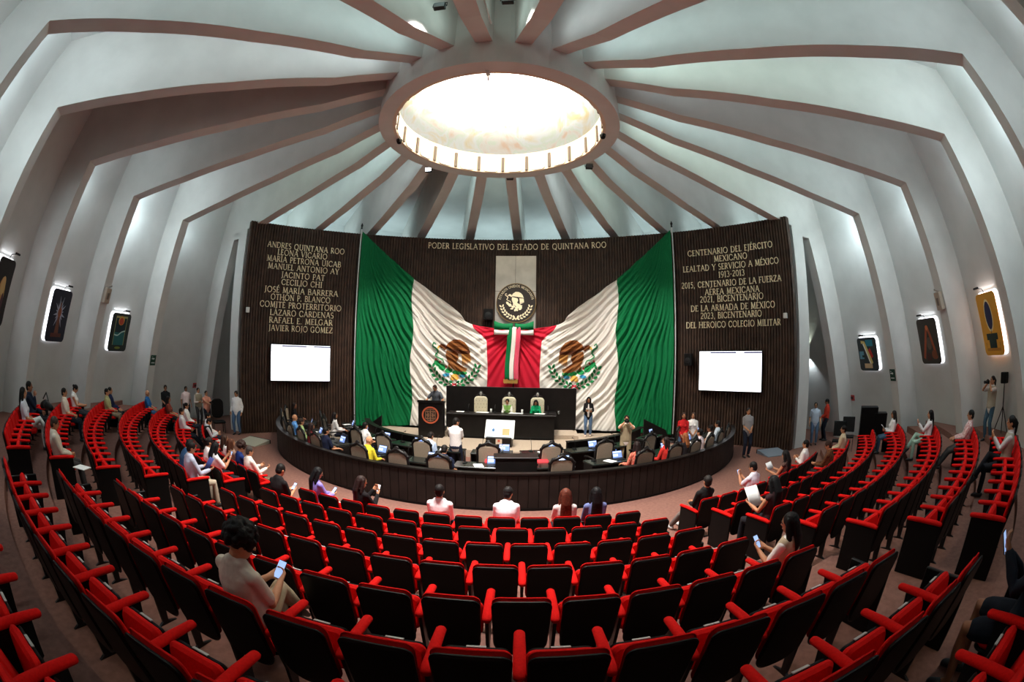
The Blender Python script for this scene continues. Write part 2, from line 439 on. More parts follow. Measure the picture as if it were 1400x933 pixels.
# stage spotlights hung from the ring; the near pair added for floor light
SPOTS = [((-.72, -5.3, 10.7), (-1.2, -3.2, 0), 'in the near left bay, added to light the front floor', 84, 2.1), ((.72, -5.3, 10.7), (1.6, -3.2, 0), 'in the near right bay, added to light the front floor', 84, 2.1), ((0.0, 4.1, 10.4), (0, 6.6, 2.6), 'round the ring nearest the stage wall', 62, .9), ((-3.0, 3.0, 10.4), (-5.0, 5.2, 3.0), 'left of the ring over the lectern', 58, .9), ((3.0, 3.0, 10.4), (5.0, 5.2, 3.0), 'right of the ring over the bench', 58, .9)]
for loc, tg, where, an, k in SPOTS:
    flood('stage_spotlight', 'black stage spotlight hanging ' + where, loc, 0, STAGE_W * k, (1, .96, .92), tg, 'stage spotlights under the ring', an, .25, None if loc[0] < -2 else mat('lens_glass', (120, 125, 128), .2))
for px, py, nm, lab in ((546, 193, 'dome_camera', 'small black camera on the left rim of the skylight ring'), (824, 186, 'dome_camera', 'small black camera on the right rim of the skylight ring')):
    P = at_z(px, py, 10.15); t = empty(nm, P, 0, lab, 'camera')
    b = MB(); b.lathe([(.06, .06), (.1, .05), (.1, 0)], 12); b.build('mount', BLACKM, t)
    b = MB(); b.ball((0, 0, -.03), .085, 12, 8); b.build('lens_dome', BLACK, t, True)
P = at_z(667, 101, 10.16); t = empty('pendant_hook', P, 0, 'brown metal hook under the near rim of the skylight ring', 'hook')
b = MB(); b.box(-.05, .05, -.1, .1, 0, .04); b.build('base', RIBM, t)
b = MB(); b.tube([(0, 0, 0), (0, .05, -.1), (.0, .12, -.12), (0, .16, -.06)], .02, 8); b.build('hook', RIBM, t)

# ------------------------------------------------------------------ panelled stage wall
PA = 54.4
def build_panel():
    b = MB(); R0 = 13.15; per = .125; n = int(2 * rad(PA) * R0 / per)
    prof = []
    for i in range(n):
        for fr, dr in ((0, 0), (.55, 0), (.62, .055), (.93, .055)):
            prof.append((-PA + 2 * PA * (i + fr) / n, R0 + dr))
    prof.append((PA, R0))
    H = 8.86; V = []; F = []
    for a, R in prof:
        for z in (0, H): V.append(AP(a, z, R))
        V.append(AP(a, H, R0 + .3)); V.append(AP(a, 0, R0 + .3))
    for i in range(len(prof) - 1):
        k = 4 * i
        F += [(k, k + 4, k + 5, k + 1), (k + 1, k + 5, k + 6, k + 2), (k + 2, k + 6, k + 7, k + 3)]
    e = 4 * (len(prof) - 1); F += [(0, 1, 2, 3), (e, e + 3, e + 2, e + 1)]
    b.add(V, F)
    tag(b.build('wall_stage', WOOD), 'dark brown fluted wood wall curving behind the stage', kind='structure')
build_panel()

# ------------------------------------------------------------------ roman capitals
TH, TN = .135, .075
def arcp(cx, cy, rx, ry, a0, a1, n=10):
    return [(cx + rx * math.cos(rad(a0 + (a1 - a0) * i / n)), cy + ry * math.sin(rad(a0 + (a1 - a0) * i / n))) for i in range(n + 1)]
def L_(x0, y0, x1, y1, w=TH): return ('s', [(x0, y0), (x1, y1)], w)
def A_(pts, w=TH): return ('s', pts, w)
def SF(x, y, w=.2): return ('s', [(x - w, y), (x + w, y)], .055)
GL = {
 'A': (.86, [L_(.08, .03, .42, 1, TN), L_(.42, 1, .78, .03), L_(.2, .36, .64, .36, TN), SF(.08, .03, .12), SF(.78, .03, .13)]),
 'B': (.66, [L_(.14, 0, .14, 1), A_([(.14, .97), (.34, .97)] + arcp(.34, .76, .2, .21, 90, -90) + [(.14, .55)], TN + .02), A_([(.34, .55)] + arcp(.36, .28, .24, .27, 90, -90) + [(.14, .02)], TN + .03), SF(.12, .02, .1), SF(.12, .98, .1)]),
 'C': (.84, [A_(arcp(.46, .5, .38, .48, 45, 315, 16), TH - .02), L_(.73, .86, .74, .68, TN), L_(.73, .14, .75, .3, TN)]),
 'D': (.88, [L_(.14, 0, .14, 1), A_([(.14, .97), (.36, .97)] + arcp(.36, .5, .42, .47, 90, -90, 14) + [(.14, .03)], TN + .03), SF(.12, .02, .1), SF(.12, .98, .1)]),
 'E': (.6, [L_(.14, 0, .14, 1), L_(.14, .96, .5, .96, TN), L_(.14, .52, .44, .52, TN), L_(.14, .04, .54, .04, TN), L_(.5, .98, .5, .84, .05), L_(.54, .02, .54, .18, .05), SF(.1, .02, .08), SF(.1, .98, .08)]),
 'F': (.56, [L_(.14, 0, .14, 1), L_(.14, .96, .5, .96, TN), L_(.14, .52, .42, .52, TN), L_(.5, .98, .5, .84, .05), SF(.14, .02, .13), SF(.1, .98, .08)]),
 'G': (.9, [A_(arcp(.46, .5, .38, .48, 45, 300, 16), TH - .02), L_(.72, 0.06, .72, .42), L_(.72, .86, .73, .7, TN), SF(.72, .43, .12)]),
 'H': (.9, [L_(.14, 0, .14, 1), L_(.74, 0, .74, 1), L_(.14, .52, .74, .52, TN)] + [SF(x, y, .13) for x in (.14, .74) for y in (.02, .98)]),
 'I': (.34, [L_(.17, 0, .17, 1), SF(.17, .02, .14), SF(.17, .98, .14)]),
 'J': (.4, [A_([(.22, 1), (.22, .1), (.16, -.08), (.04, -.14)], TH - .02), SF(.22, .98, .14)]),
 'L': (.58, [L_(.14, 0, .14, 1), L_(.14, .04, .52, .04, TN), L_(.52, .02, .52, .2, .05), SF(.14, .98, .13), SF(.1, .02, .08)]),
 'M': (1.02, [L_(.14, 0, .2, 1, TN), L_(.2, 1, .5, .08), L_(.5, .08, .8, 1, TN), L_(.8, 1, .87, 0), SF(.13, .02, .11), SF(.87, .02, .12), SF(.17, .98, .09), SF(.84, .98, .09)]),
 'N': (.9, [L_(.14, 0, .14, 1, TN), L_(.14, 1, .76, .02), L_(.76, 0, .76, 1, TN), SF(.14, .02, .11), SF(.12, .98, .1), SF(.76, .98, .11)]),
 'O': (.98, [A_(arcp(.49, .5, .4, .48, 0, 360, 22), TH - .03)]),
 'P': (.62, [L_(.14, 0, .14, 1), A_([(.14, .97), (.32, .97)] + arcp(.32, .71, .24, .26, 90, -90) + [(.14, .45)], TN + .02), SF(.14, .02, .13), SF(.1, .98, .08)]),
 'Q': (.98, [A_(arcp(.49, .5, .4, .48, 0, 360, 22), TH - .03), L_(.5, .06, .95, -.2, TH - .03)]),
 'R': (.72, [L_(.14, 0, .14, 1), A_([(.14, .97), (.32, .97)] + arcp(.32, .73, .22, .24, 90, -90) + [(.14, .49)], TN + .02), L_(.32, .49, .68, .02), SF(.14, .02, .12), SF(.1, .98, .08)]),
 'S': (.58, [A_(arcp(.29, .74, .2, .23, 40, 270, 10) + arcp(.29, .27, .22, .25, 90, -140, 10), TH - .03)]),
 'T': (.74, [L_(.37, 0, .37, 1), L_(.06, .96, .68, .96, TN), L_(.06, .98, .06, .82, .05), L_(.68, .98, .68, .82, .05), SF(.37, .02, .13)]),
 'U': (.86, [A_([(.15, 1), (.15, .34)] + arcp(.43, .32, .28, .3, 180, 360, 10) + [(.71, 1)], TH - .025), SF(.15, .98, .13), SF(.71, .98, .12)]),
 'V': (.84, [L_(.08, .98, .42, 0), L_(.42, 0, .76, .98, TN), SF(.09, .98, .13), SF(.75, .98, .12)]),
 'X': (.84, [L_(.1, .98, .74, .02), L_(.74, .98, .1, .02, TN)] + [SF(x, y, .11) for x in (.1, .74) for y in (.02, .98)]),
 'Y': (.8, [L_(.08, .98, .4, .48), L_(.4, .48, .72, .98, TN), L_(.4, 0, .4, .48), SF(.09, .98, .12), SF(.72, .98, .11), SF(.4, .02, .13)]),
 'Z': (.74, [L_(.1, .96, .66, .96, TN), L_(.66, .96, .08, .04), L_(.08, .04, .68, .04, TN), L_(.1, .98, .1, .82, .05), L_(.68, .02, .68, .18, .05)]),
 '0': (.66, [A_(arcp(.33, .5, .25, .48, 0, 360, 20), TH - .04)]),
 '1': (.42, [L_(.22, 0, .22, 1), L_(.22, .98, .08, .84, TN), SF(.22, .02, .14)]),
 '2': (.62, [A_(arcp(.3, .74, .22, .24, 160, -20, 10) + [(.08, .05)], TH - .04), L_(.08, .05, .56, .05, TH - .03)]),
 '3': (.6, [A_(arcp(.27, .75, .2, .23, 150, -80, 10), TH - .04), A_(arcp(.27, .28, .24, .27, 85, -150, 10), TH - .04)]),
 '5': (.6, [L_(.14, .96, .52, .96, TH - .04), L_(.16, .96, .13, .56, TN), A_(arcp(.27, .32, .25, .3, 110, -140, 12), TH - .04)]),
 '9': (.64, [A_(arcp(.32, .68, .23, .3, 0, 360, 18), TH - .04), A_([(.55, .68), (.5, .3), (.32, .04), (.14, 0)], TH - .04)]),
 '.': (.3, [L_(.12, .0, .12, .14, .14)]), ',': (.3, [L_(.15, .12, .09, -.16, .11)]), '-': (.42, [L_(.08, .42, .34, .42, .09)]), ' ': (.42, []),
}
ACC = {'Á': 'A', 'É': 'E', 'Í': 'I', 'Ó': 'O'}
def text_strokes(txt):
    x = 0; out = []
    for ch in txt:
        base = ACC.get(ch, ch); wd, st = GL[base]
        for _, pts, w in st: out.append(([(px + x, py) for px, py in pts], w))
        if ch in ACC: cx = x + wd / 2 - .03; out.append(([(cx - .02, 1.1), (cx + .15, 1.32)], .09))
        x += wd + .07
    return out, x - .07
def stroke_mesh(b, strokes, place, depth=.03, mi=0):
    """place(u, v, d) -> point; each stroke a mitred ribbon box"""
    for pts, w in strokes:
        P = [Vector((*p, 0)) for p in pts]; n = len(P); Lf = []; Rt = []
        for i in range(n):
            t = (P[min(i + 1, n - 1)] - P[max(i - 1, 0)]).normalized(); s = Vector((-t.y, t.x, 0)) * (w / 2)
            Lf.append(P[i] + s); Rt.append(P[i] - s)
        V = []; F = []
        for i in range(n):
            V += [place(Lf[i].x, Lf[i].y, depth), place(Rt[i].x, Rt[i].y, depth), place(Rt[i].x, Rt[i].y, 0), place(Lf[i].x, Lf[i].y, 0)]
        for i in range(n - 1):
            k = 4 * i
            F += [(k, k + 1, k + 5, k + 4), (k + 1, k + 2, k + 6, k + 5), (k + 3, k, k + 4, k + 7)]
        F += [(0, 3, 2, 1), (4 * n - 4, 4 * n - 3, 4 * n - 2, 4 * n - 1)]
        b.add(V, F, mi)
def wall_line(txt, px0, py0, px1, py1, parent, caph=.25):
    a0, z0 = on_panel(px0, py0); a1, z1 = on_panel(px1, py1); zc = (z0 + z1) / 2
    st, wd = text_strokes(txt); k = (a1 - a0) / wd
    b = MB(); stroke_mesh(b, st, lambda u, v, d: AP(a0 + u * k, zc - caph / 2 + v * caph, 13.135 - d), .035)
    o = b.build('lettering', GOLD, parent); return o
INS_L = [('ANDRES QUINTANA ROO', 165, 157, 543, 193), ('LEONA VICARIO', 215, 195, 458, 220), ('MARÍA PETRONA UICAB', 162, 222, 525, 260), ('MANUEL ANTONIO AY', 167, 262, 516, 292), ('JACINTO PAT', 233, 308, 446, 322), ('CECILIO CHI', 233, 343, 433, 358), ('JOSÉ MARÍA BARRERA', 150, 376, 511, 402), ('OTHÓN P. BLANCO', 180, 417, 473, 432), ('COMITÉ PROTERRITORIO', 127, 450, 527, 472), ('LÁZARO CÁRDENAS', 177, 494, 489, 506), ('RAFAEL E. MELGAR', 172, 530, 484, 543), ('JAVIER ROJO GÓMEZ', 170, 570, 484, 579)]
INS_R = [('CENTENARIO DEL EJÉRCITO', 875, 200, 1280, 152), ('MEXICANO', 1000, 222, 1160, 210), ('LEALTAD Y SERVICIO A MÉXICO', 853, 275, 1310, 230), ('1913-2013', 1022, 297, 1147, 291), ('2015, CENTENARIO DE LA FUERZA', 845, 350, 1323, 318), ('AÉREA MEXICANA', 957, 381, 1218, 369), ('2021, BICENTENARIO', 934, 416, 1238, 404), ('DE LA ARMADA DE MÉXICO', 890, 462, 1293, 442), ('2023, BICENTENARIO', 937, 494, 1230, 488), ('DEL HEROICO COLEGIO MILITAR', 868, 541, 1320, 528)]
t = empty('wall_inscription', AP(-43, 7, 13.1), 0, 'gold capital letters listing twelve lines on the left part of the wood wall', 'lettering')
P0 = t.location.copy()
for s, x0, y0, x1, y1 in INS_L:
    o = wall_line(s, 320 + x0 / 3.59, 290 + y0 / 3.59, 320 + x1 / 3.59, 290 + y1 / 3.59, t); o.matrix_parent_inverse = Matrix.Translation(-P0)
t = empty('wall_inscription', AP(43, 7, 13.1), 0, 'gold capital letters in ten lines on the right part of the wood wall', 'lettering'); P0 = t.location.copy()
for s, x0, y0, x1, y1 in INS_R:
    o = wall_line(s, 690 + x0 / 3.5, 290 + y0 / 3.5, 690 + x1 / 3.5, 290 + y1 / 3.5, t); o.matrix_parent_inverse = Matrix.Translation(-P0)
t = empty('wall_inscription', AP(0, 8.5, 13.1), 0, 'single line of gold capital letters along the top of the wood wall above the flags', 'lettering'); P0 = t.location.copy()
o = wall_line('PODER LEGISLATIVO DEL ESTADO DE QUINTANA ROO', 585.5, 335.4, 828.9, 334.3, t, .27); o.matrix_parent_inverse = Matrix.Translation(-P0)

# ================================================================== STAGE
SZ = .25
def build_stage():
    b = MB(); cx, cy, R = -.2, 7.6, 5.15
    n = 60; out = []
    for i in range(n + 1):
        a = rad(-88 + 176 * i / n); out.append((cx + R * 1.12 * math.sin(a), cy - R * math.cos(a)))
    top = [AP(a, 0, 13.14) for a in np.linspace(27, -27, 30)]
    out += [(p.x, p.y) for p in top]
    b.prism(out, 0, SZ, 'z')
    tag(b.build('floor_stage', STAGEC), 'low beige carpeted stage platform before the wood wall', kind='structure')
    b = MB(); b.box(-2.75, 2.75, 5.0, 7.55, SZ, SZ + .13); b.box(-2.6, 2.6, 5.0, 7.5, SZ + .13, SZ + .16)
    tag(b.build('floor_dais', STAGEC), 'raised carpeted dais under the presidium desk', kind='structure')
build_stage()
DZ = SZ + .16

# ---- flags: draped from pole tops to the knot in the middle
KX = .3
def flag_disp(a, z):
    """pleats: distance the cloth stands off the wall"""
    x = abs(a) * .2286                              # metres along the wall from the middle
    X = 31.6 * .2286 - x; Y = max(.02, 9.3 - z)     # metres from the pole and below its top
    g = max(0, X + .05) / (.09 * Y ** 1.7 + .25); u = math.log(1 + 1.5 * g)
    wob = .05 * math.sin(1.3 * x + .7 * z) + .03 * math.sin(2.9 * z - 1.1 * x)
    t1 = 2 * PI * (17 * (u + wob * .6)); t2 = 2 * PI * (8.3 * (u + wob)) + 1.1
    m = .55 + .45 * math.sin(3.1 * u + .8 * z) * math.sin(5.3 * u - .5 * z + 1)
    f1 = .75 * m * (1 - 2 * abs(math.sin(t1 / 2 + .8 * math.sin(9 * u))) ** 1.2) + .95 * (1.2 - m) * math.sin(t2 + .9 * math.sin(6 * u)) + .22 * math.sin(2 * PI * 31 * u + 2 * math.sin(z))
    k1 = min(1, .25 + Y / 3.0) * min(1, .35 + X / 1.2)
    kx, kz = x + .25, z - 4.75
    pk = math.atan2(kz, kx); rk = math.hypot(kx, kz)
    f2 = .7 * (1 - 2 * abs(math.sin(13 * pk + .25 * rk)) ** 1.3) + .5 * math.sin(43 * pk - .5 * rk + 1)
    w = max(0, min(1, (x - .8) / 1.5)); w = w * w * (3 - 2 * w)
    return .26 + w * .075 * k1 * f1 + (1 - w) * .05 * min(1, .2 + rk / 1.6) * f2
TOPE = [(0, 4.62), (1.0, 4.62), (4.0, 4.78), (8.1, 5.02), (14, 5.85), (20.3, 6.82), (26, 7.85), (31.4, 8.86)]
def top_z(s):
    return float(np.interp(s, [p[0] for p in TOPE], [p[1] for p in TOPE]))
GW, WR = 20.4, 5.3                                  # stripe borders in degrees
def build_flag(sg, label):
    cols = list(np.linspace(31.5, GW, 100)) + list(np.linspace(GW, WR, 126))[1:] + list(np.linspace(WR, .12, 60))[1:]
    nz = 170; b = MB(); V = []
    for s in cols:
        z1 = top_z(s); z0 = SZ + .02
        for k in range(nz + 1):
            t = k / nz; z = z0 + (z1 - z0) * t
            wob = 0
            if abs(s - WR) < 3 or abs(s - GW) < 3: wob = .28 * math.sin(z * 2.1 + s) * (1 if abs(s - GW) < 3 else .5)
            s2 = s
            # the red gathers up towards the knot above 4 m: stripe border leans outwards
            q = max(0, min(1, (z - 4.05) / .8)); s2 = s + 3.0 * q * q * (3 - 2 * q) * math.exp(-((s - WR) / 4.0) ** 2) if s < 14 else s
            V.append(AP(sg * (s2 + wob * math.exp(-abs(min(abs(s - WR), abs(s - GW))) / 1.2)), z, 13.1 - flag_disp(sg * s2, z)))
    F = []; mi = []
    for i in range(len(cols) - 1):
        c = (cols[i] + cols[i + 1]) / 2; m = 0 if c > GW else (1 if c > WR else 2)
        for k in range(nz):
            a = i * (nz + 1) + k; F.append((a, a + nz + 1, a + nz + 2, a + 1)); mi.append(m)
    b.add(V, F); b.m = mi
    o = b.build('draped_flag', [GREEN, FWHITE, FRED], smooth=True, fix=False)
    md = o.modifiers.new('thick', 'SOLIDIFY'); md.thickness = .012; md.offset = 0
    tag(o, label, 'flag'); return o
FL = build_flag(-1, 'huge green white and red flag draped left of the middle, pole to knot')
FR_ = build_flag(1, 'huge green white and red flag draped right of the middle, knot to pole')

# ---- emblem on each flag
def ribbon(pts, ws, m=4):
    n = len(pts); V = []; F = []
    for i in range(n):
        p0 = Vector(pts[max(i - 1, 0)]); p1 = Vector(pts[min(i + 1, n - 1)]); t = (p1 - p0).normalized(); s = Vector((-t.y, t.x))
        for k in range(m + 1):
            q = Vector(pts[i]) + s * ws[i] * (k / m - .5); V.append((q.x, q.y))
    for i in range(n - 1):
        for k in range(m): a = i * (m + 1) + k; F.append((a, a + 1, a + m + 2, a + m + 1))
    return V, F
def curve2(pts, n=14):
    """Catmull-Rom through 2-D points"""
    P = [np.array(pts[0])] + [np.array(p) for p in pts] + [np.array(pts[-1])]; out = []
    for i in range(1, len(P) - 2):
        for k in range(n):
            t = k / n
            out.append(.5 * (2 * P[i] + (P[i + 1] - P[i - 1]) * t + (2 * P[i - 1] - 5 * P[i] + 4 * P[i + 1] - P[i + 2]) * t * t + (3 * P[i] - P[i - 1] - 3 * P[i + 1] + P[i + 2]) * t ** 3))
    out.append(P[-2]); return [tuple(p) for p in out]
def disc2(cx, cy, rx, ry, rot=0, n=16, rings=3):
    V = [(cx, cy)]; F = []; c, s = math.cos(rot), math.sin(rot)
    for r in range(1, rings + 1):
        for j in range(n):
            a = 2 * PI * j / n; x, y = rx * r / rings * math.cos(a), ry * r / rings * math.sin(a); V.append((cx + c * x - s * y, cy + s * x + c * y))
    for j in range(n): F.append((0, 1 + j, 1 + (j + 1) % n))
    for r in range(rings - 1):
        for j in range(n): a = 1 + r * n + j; b = 1 + r * n + (j + 1) % n; F.append((a, a + n, b + n, b))
    return V, F
def leaf2(cx, cy, L, W, rot):
    pts = [(cx + math.cos(rot) * L * (t - .5), cy + math.sin(rot) * L * (t - .5)) for t in np.linspace(0, 1, 8)]
    return ribbon(pts, [max(.003, W * math.sin(PI * (.04 + .92 * t)) ** .8) for t in np.linspace(0, 1, 8)], 3)
def taper(n, w0, w1, w2, mid=.4):
    return [float(np.interp(t, [0, mid, 1], [w0, w1, w2])) for t in np.linspace(0, 1, n)]
def fillpoly(out, step=.022):
    """small quads filling an outline"""
    xs = [p[0] for p in out]; zs = [p[1] for p in out]; V = []; F = []; ix = {}
    n = len(out)
    def inside(x, y):
        r = False
        for k in range(n):
            (x0, y0), (x1, y1) = out[k], out[k - 1]
            if (y0 > y) != (y1 > y) and x < (x1 - x0) * (y - y0) / (y1 - y0) + x0: r = not r
        return r
    def vid(i, j):
        if (i, j) not in ix: ix[i, j] = len(V); V.append((min(xs) + i * step, min(zs) + j * step))
        return ix[i, j]
    for i in range(int((max(xs) - min(xs)) / step) + 1):
        for j in range(int((max(zs) - min(zs)) / step) + 1):
            if inside(min(xs) + (i + .5) * step, min(zs) + (j + .5) * step): F.append((vid(i, j), vid(i + 1, j), vid(i + 1, j + 1), vid(i, j + 1)))
    return V, F
def eagle_parts():
    """eagle on a cactus with a snake, ringed below by a wreath; unit: half width of the wreath = 1; facing left"""
    P = []
    def rb(layer, pts, w0, w1, w2, mid=.4, m=4):
        c = curve2(pts, 8); P.append((layer, ribbon(c, taper(len(c), w0, w1, w2, mid), m)))
    for i in range(8):
        x = .33 + i * .047
        rb('feather', [(x - .04, .34 - .004 * i), (x, .1), (x + .01, -.1 + .012 * i), (x - .005, -.26 + .03 * i)], .05, .045, .012, .5, 2)
    P.append(('body', fillpoly([(-.36, .44), (0, .36), (.14, .3), (.17, .12), (.08, -.06), (.28, -.22), (.55, -.4), (.3, -.46), (.08, -.42), (-.13, -.3), (-.3, -.06), (-.38, .2)])))
    rb('tail', [(.14, -.14), (.34, -.3), (.5, -.4)], .06, .12, .2, .5, 3)
    P.append(('wing', fillpoly([(-.42, .5), (-.3, .72), (-.08, .88), (.18, .9), (.42, .78), (.58, .58), (.66, .36), (.3, .42), (0, .46), (-.25, .5)])))
    P.append(('dark', fillpoly([(-.62, .7), (-.42, .6), (-.1, .5), (.2, .44), (.45, .42), (.66, .42), (.64, .3), (.42, .29), (.2, .3), (-.05, .37), (-.3, .48), (-.56, .58)])))
    rb('dark', [(-.2, .74), (.1, .76), (.4, .62)], .01, .03, .01); rb('dark', [(-.1, .62), (.2, .6), (.5, .5)], .01, .03, .01)
    rb('leg', [(-.16, -.1), (-.24, -.24), (-.16, -.36)], .12, .1, .06)
    P.append(('head', fillpoly([(-.36, .5), (-.44, .66), (-.58, .7), (-.68, .6), (-.6, .52), (-.5, .5), (-.42, .42)])))
    rb('beak', [(-.64, .6), (-.72, .54), (-.7, .46)], .08, .06, .01)
    rb('snake', [(-.8, .66), (-.9, .74), (-.94, .6), (-.8, .5), (-.72, .36), (-.82, .22), (-.66, .1), (-.5, .04), (-.46, -.1)], .04, .07, .04)
    for x, y, rx, ry, ro in ((-.74, -.12, .1, .17, .7), (-.54, -.28, .13, .17, 1.0), (-.24, -.42, .17, .1, .1), (.08, -.5, .17, .1, -.1), (.38, -.52, .16, .09, .1)):
        P.append(('cactus', disc2(x, y, rx, ry, ro)))
    for x, y in ((-.8, .04), (-.62, -.06), (-.36, -.26), (.3, -.4)): P.append(('tuna', disc2(x, y, .04, .05, 0, 10, 2)))
    for x, y, w in ((-.36, -.6, .15), (.34, -.64, .13)): P.append(('water', disc2(x, y, w, .07, .1)))
    for x, y, w in ((0, -.64, .15), (-.08, -.75, .09), (.1, -.73, .09)): P.append(('stone', disc2(x, y, w, .075, .1)))
    for i in range(7):
        for a, k0 in ((rad(192 + i * 11.5), 1), (rad(348 - i * 11.5), -1)):
            for k in (-1, 1): P.append(('leaf', leaf2((1 + k * .085) * math.cos(a), (1 + k * .085) * math.sin(a), .2, .105, a - k0 * (PI / 2 - k * .55))))
            P.append(('tuna', disc2(1.0 * math.cos(a + .1), math.sin(a + .1), .022, .022, 0, 8, 1)))
    for k, c in ((-.06, 'leaf'), (0, 'ribbon_white'), (.06, 'ribbon_red')):
        rb(c, [(-.16 + k, -.95), (0 + k, -1.02), (.1 + k, -1.13)], .04, .06, .03)
        rb(c, [(.16 - k, -.95), (0 - k, -1.02), (-.1 - k, -1.13)], .04, .06, .03)
    return P
EMB = eagle_parts()
ECOL = {'feather': (196, 142, 78), 'wing': (150, 92, 48), 'dark': (84, 42, 22), 'body': (146, 92, 50), 'tail': (172, 116, 66), 'leg': (150, 96, 54), 'head': (120, 70, 38), 'beak': (226, 180, 70), 'snake': (60, 140, 92), 'cactus': (38, 150, 82), 'tuna': (208, 70, 74), 'water': (70, 160, 200), 'stone': (232, 176, 84), 'leaf': (22, 122, 66), 'ribbon_white': (235, 235, 230), 'ribbon_red': (200, 40, 60)}
ENM = {'feather': 'eagle_feathers', 'wing': 'eagle_wing', 'dark': 'eagle_wing_band', 'body': 'eagle_body', 'tail': 'eagle_tail', 'leg': 'eagle_leg', 'head': 'eagle_head', 'beak': 'eagle_beak', 'snake': 'snake', 'cactus': 'cactus', 'tuna': 'cactus_fruit', 'water': 'water', 'stone': 'stone', 'leaf': 'wreath', 'ribbon_white': 'white_ribbon', 'ribbon_red': 'red_ribbon'}
def flag_emblem(flag, a0, z0, half, sg):
    order = ['feather', 'tail', 'leg', 'body', 'wing', 'dark', 'head', 'beak', 'cactus', 'tuna', 'water', 'stone', 'snake', 'leaf', 'ribbon_white', 'ribbon_red']
    e = None
    for i, ly in enumerate(order):
        b = MB()
        for l, (V, F) in EMB:
            if l != ly: continue
            W = []
            for x, y in V:
                x2 = x * half * (-sg if sg < 0 else 1) if False else x * half * (1 if sg < 0 else -1)
                a = a0 + math.degrees(x2 / 13.0); z = z0 + y * half
                W.append(AP(a, z, 13.1 - flag_disp(a, z) - .022 - .006 * (i % 8)))
            b.add(W, F)
        c = ECOL[ly]; o = b.build(ENM[ly], mat('emblem_' + ly, c, .8, spec=.2), flag if e is None else e, fix=False)
        if e is None: e = o; o.name = 'emblem'; 
flag_emblem(FL, -11.75, 3.22, 1.06, -1)
flag_emblem(FR_, 12.1, 3.25, 1.06, 1)

# ---- flag poles
for sg, lab in ((-1, 'thin white pole at the outer edge of the left draped flag'), (1, 'thin white pole at the outer edge of the right draped flag')):
    P = AP(sg * 31.7, 0, 12.95); t = empty('flag_pole', P, 0, lab, 'pole')
    b = MB(); b.tube([(0, 0, 0), (0, 0, 9.0)], .03, 10); b.build('shaft', WHITE, t, True)
    b = MB(); b.lathe([(.0, 9.0), (.045, 9.03), (.03, 9.12), (.06, 9.18), (.01, 9.3)], 10); b.build('finial', BLACKM, t)
    b = MB(); b.lathe([(.14, 0), (.14, .03), (.05, .05), (.035, .3)], 14); b.build('base', BLACKM, t)

# ---- steel plates with the round shield
def plate(a0, a1, z0, z1, R, d=.03):
    b = MB(); n = 6; V = []
    for i in range(n + 1):
        a = a0 + (a1 - a0) * i / n
        for z in (z0, z1): V += [AP(a, z, R - d), AP(a, z, R)]
    F = []
    for i in range(n):
        k = 4 * i; F += [(k, k + 4, k + 6, k + 2), (k + 2, k + 6, k + 7, k + 3), (k, k + 1, k + 5, k + 4)]
    F += [(0, 2, 3, 1), (4 * n, 4 * n + 1, 4 * n + 3, 4 * n + 2)]
    b.add(V, F); return b
for a0, a1, side in ((-3.95, -.03, 'left'), (.03, 4.1, 'right')):
    t = empty('steel_plate', AP((a0 + a1) / 2, 4.4, 13.1), 0, 'brushed steel panel on the wood wall, %s half behind the round shield' % side, 'panel')
    for z0, z1, nm in ((6.42, 8.06, 'upper_sheet'), (4.4, 6.4, 'lower_sheet')):
        o = plate(a0, a1, z0, z1, 13.13).build(nm, STEEL, t); o.matrix_parent_inverse = Matrix.Translation(-t.location)
t = empty('round_shield', AP(.25, 5.86, 13.04), -rad(.25), 'round black shield with a gold eagle on steel panels', 'shield')
RX = Matrix.Rotation(PI / 2, 4, 'X')
b = MB(); b.lathe([(.01, .0), (.86, 0), (.9, .02), (.9, .06), (.86, .08), (.01, .07)], 48, X=RX); b.build('disc', mat('shield_black', (34, 24, 16), .5), t)
b = MB(); b.lathe([(.885, .06), (.9, .082), (.875, .082)], 48, X=RX, closed=True); b.build('rim', mat('old_gold', (150, 120, 70), .5), t)
b = MB()
k = .56
for i, (l, (V, F)) in enumerate(EMB):
    if l in ('leaf', 'ribbon_white', 'ribbon_red', 'tuna', 'dark'): continue
    b.add([(x * k * .92, -.085 - .0008 * i, y * k * .92 + .04) for x, y in V], F)
b.build('eagle', GOLD, t, fix=False)
b = MB()
for i, (l, (V, F)) in enumerate(EMB):
    if l == 'leaf': b.add([(x * .66, -.087 - .0004 * (i % 9), y * .68) for x, y in V], F)
b.build('wreath', GOLD, t, fix=False)
b = MB(); st, wd = text_strokes('ESTADOS UNIDOS MEXICANOS'); A0, A1 = 168, 12
def ring_place(u, v, d):
    a = rad(A0 + (A1 - A0) * u / wd); r = .715 + v * .105; return (r * math.cos(a), -.08 - d, r * math.sin(a))
stroke_mesh(b, st, ring_place, .012); b.build('ring_lettering', GOLD, t)

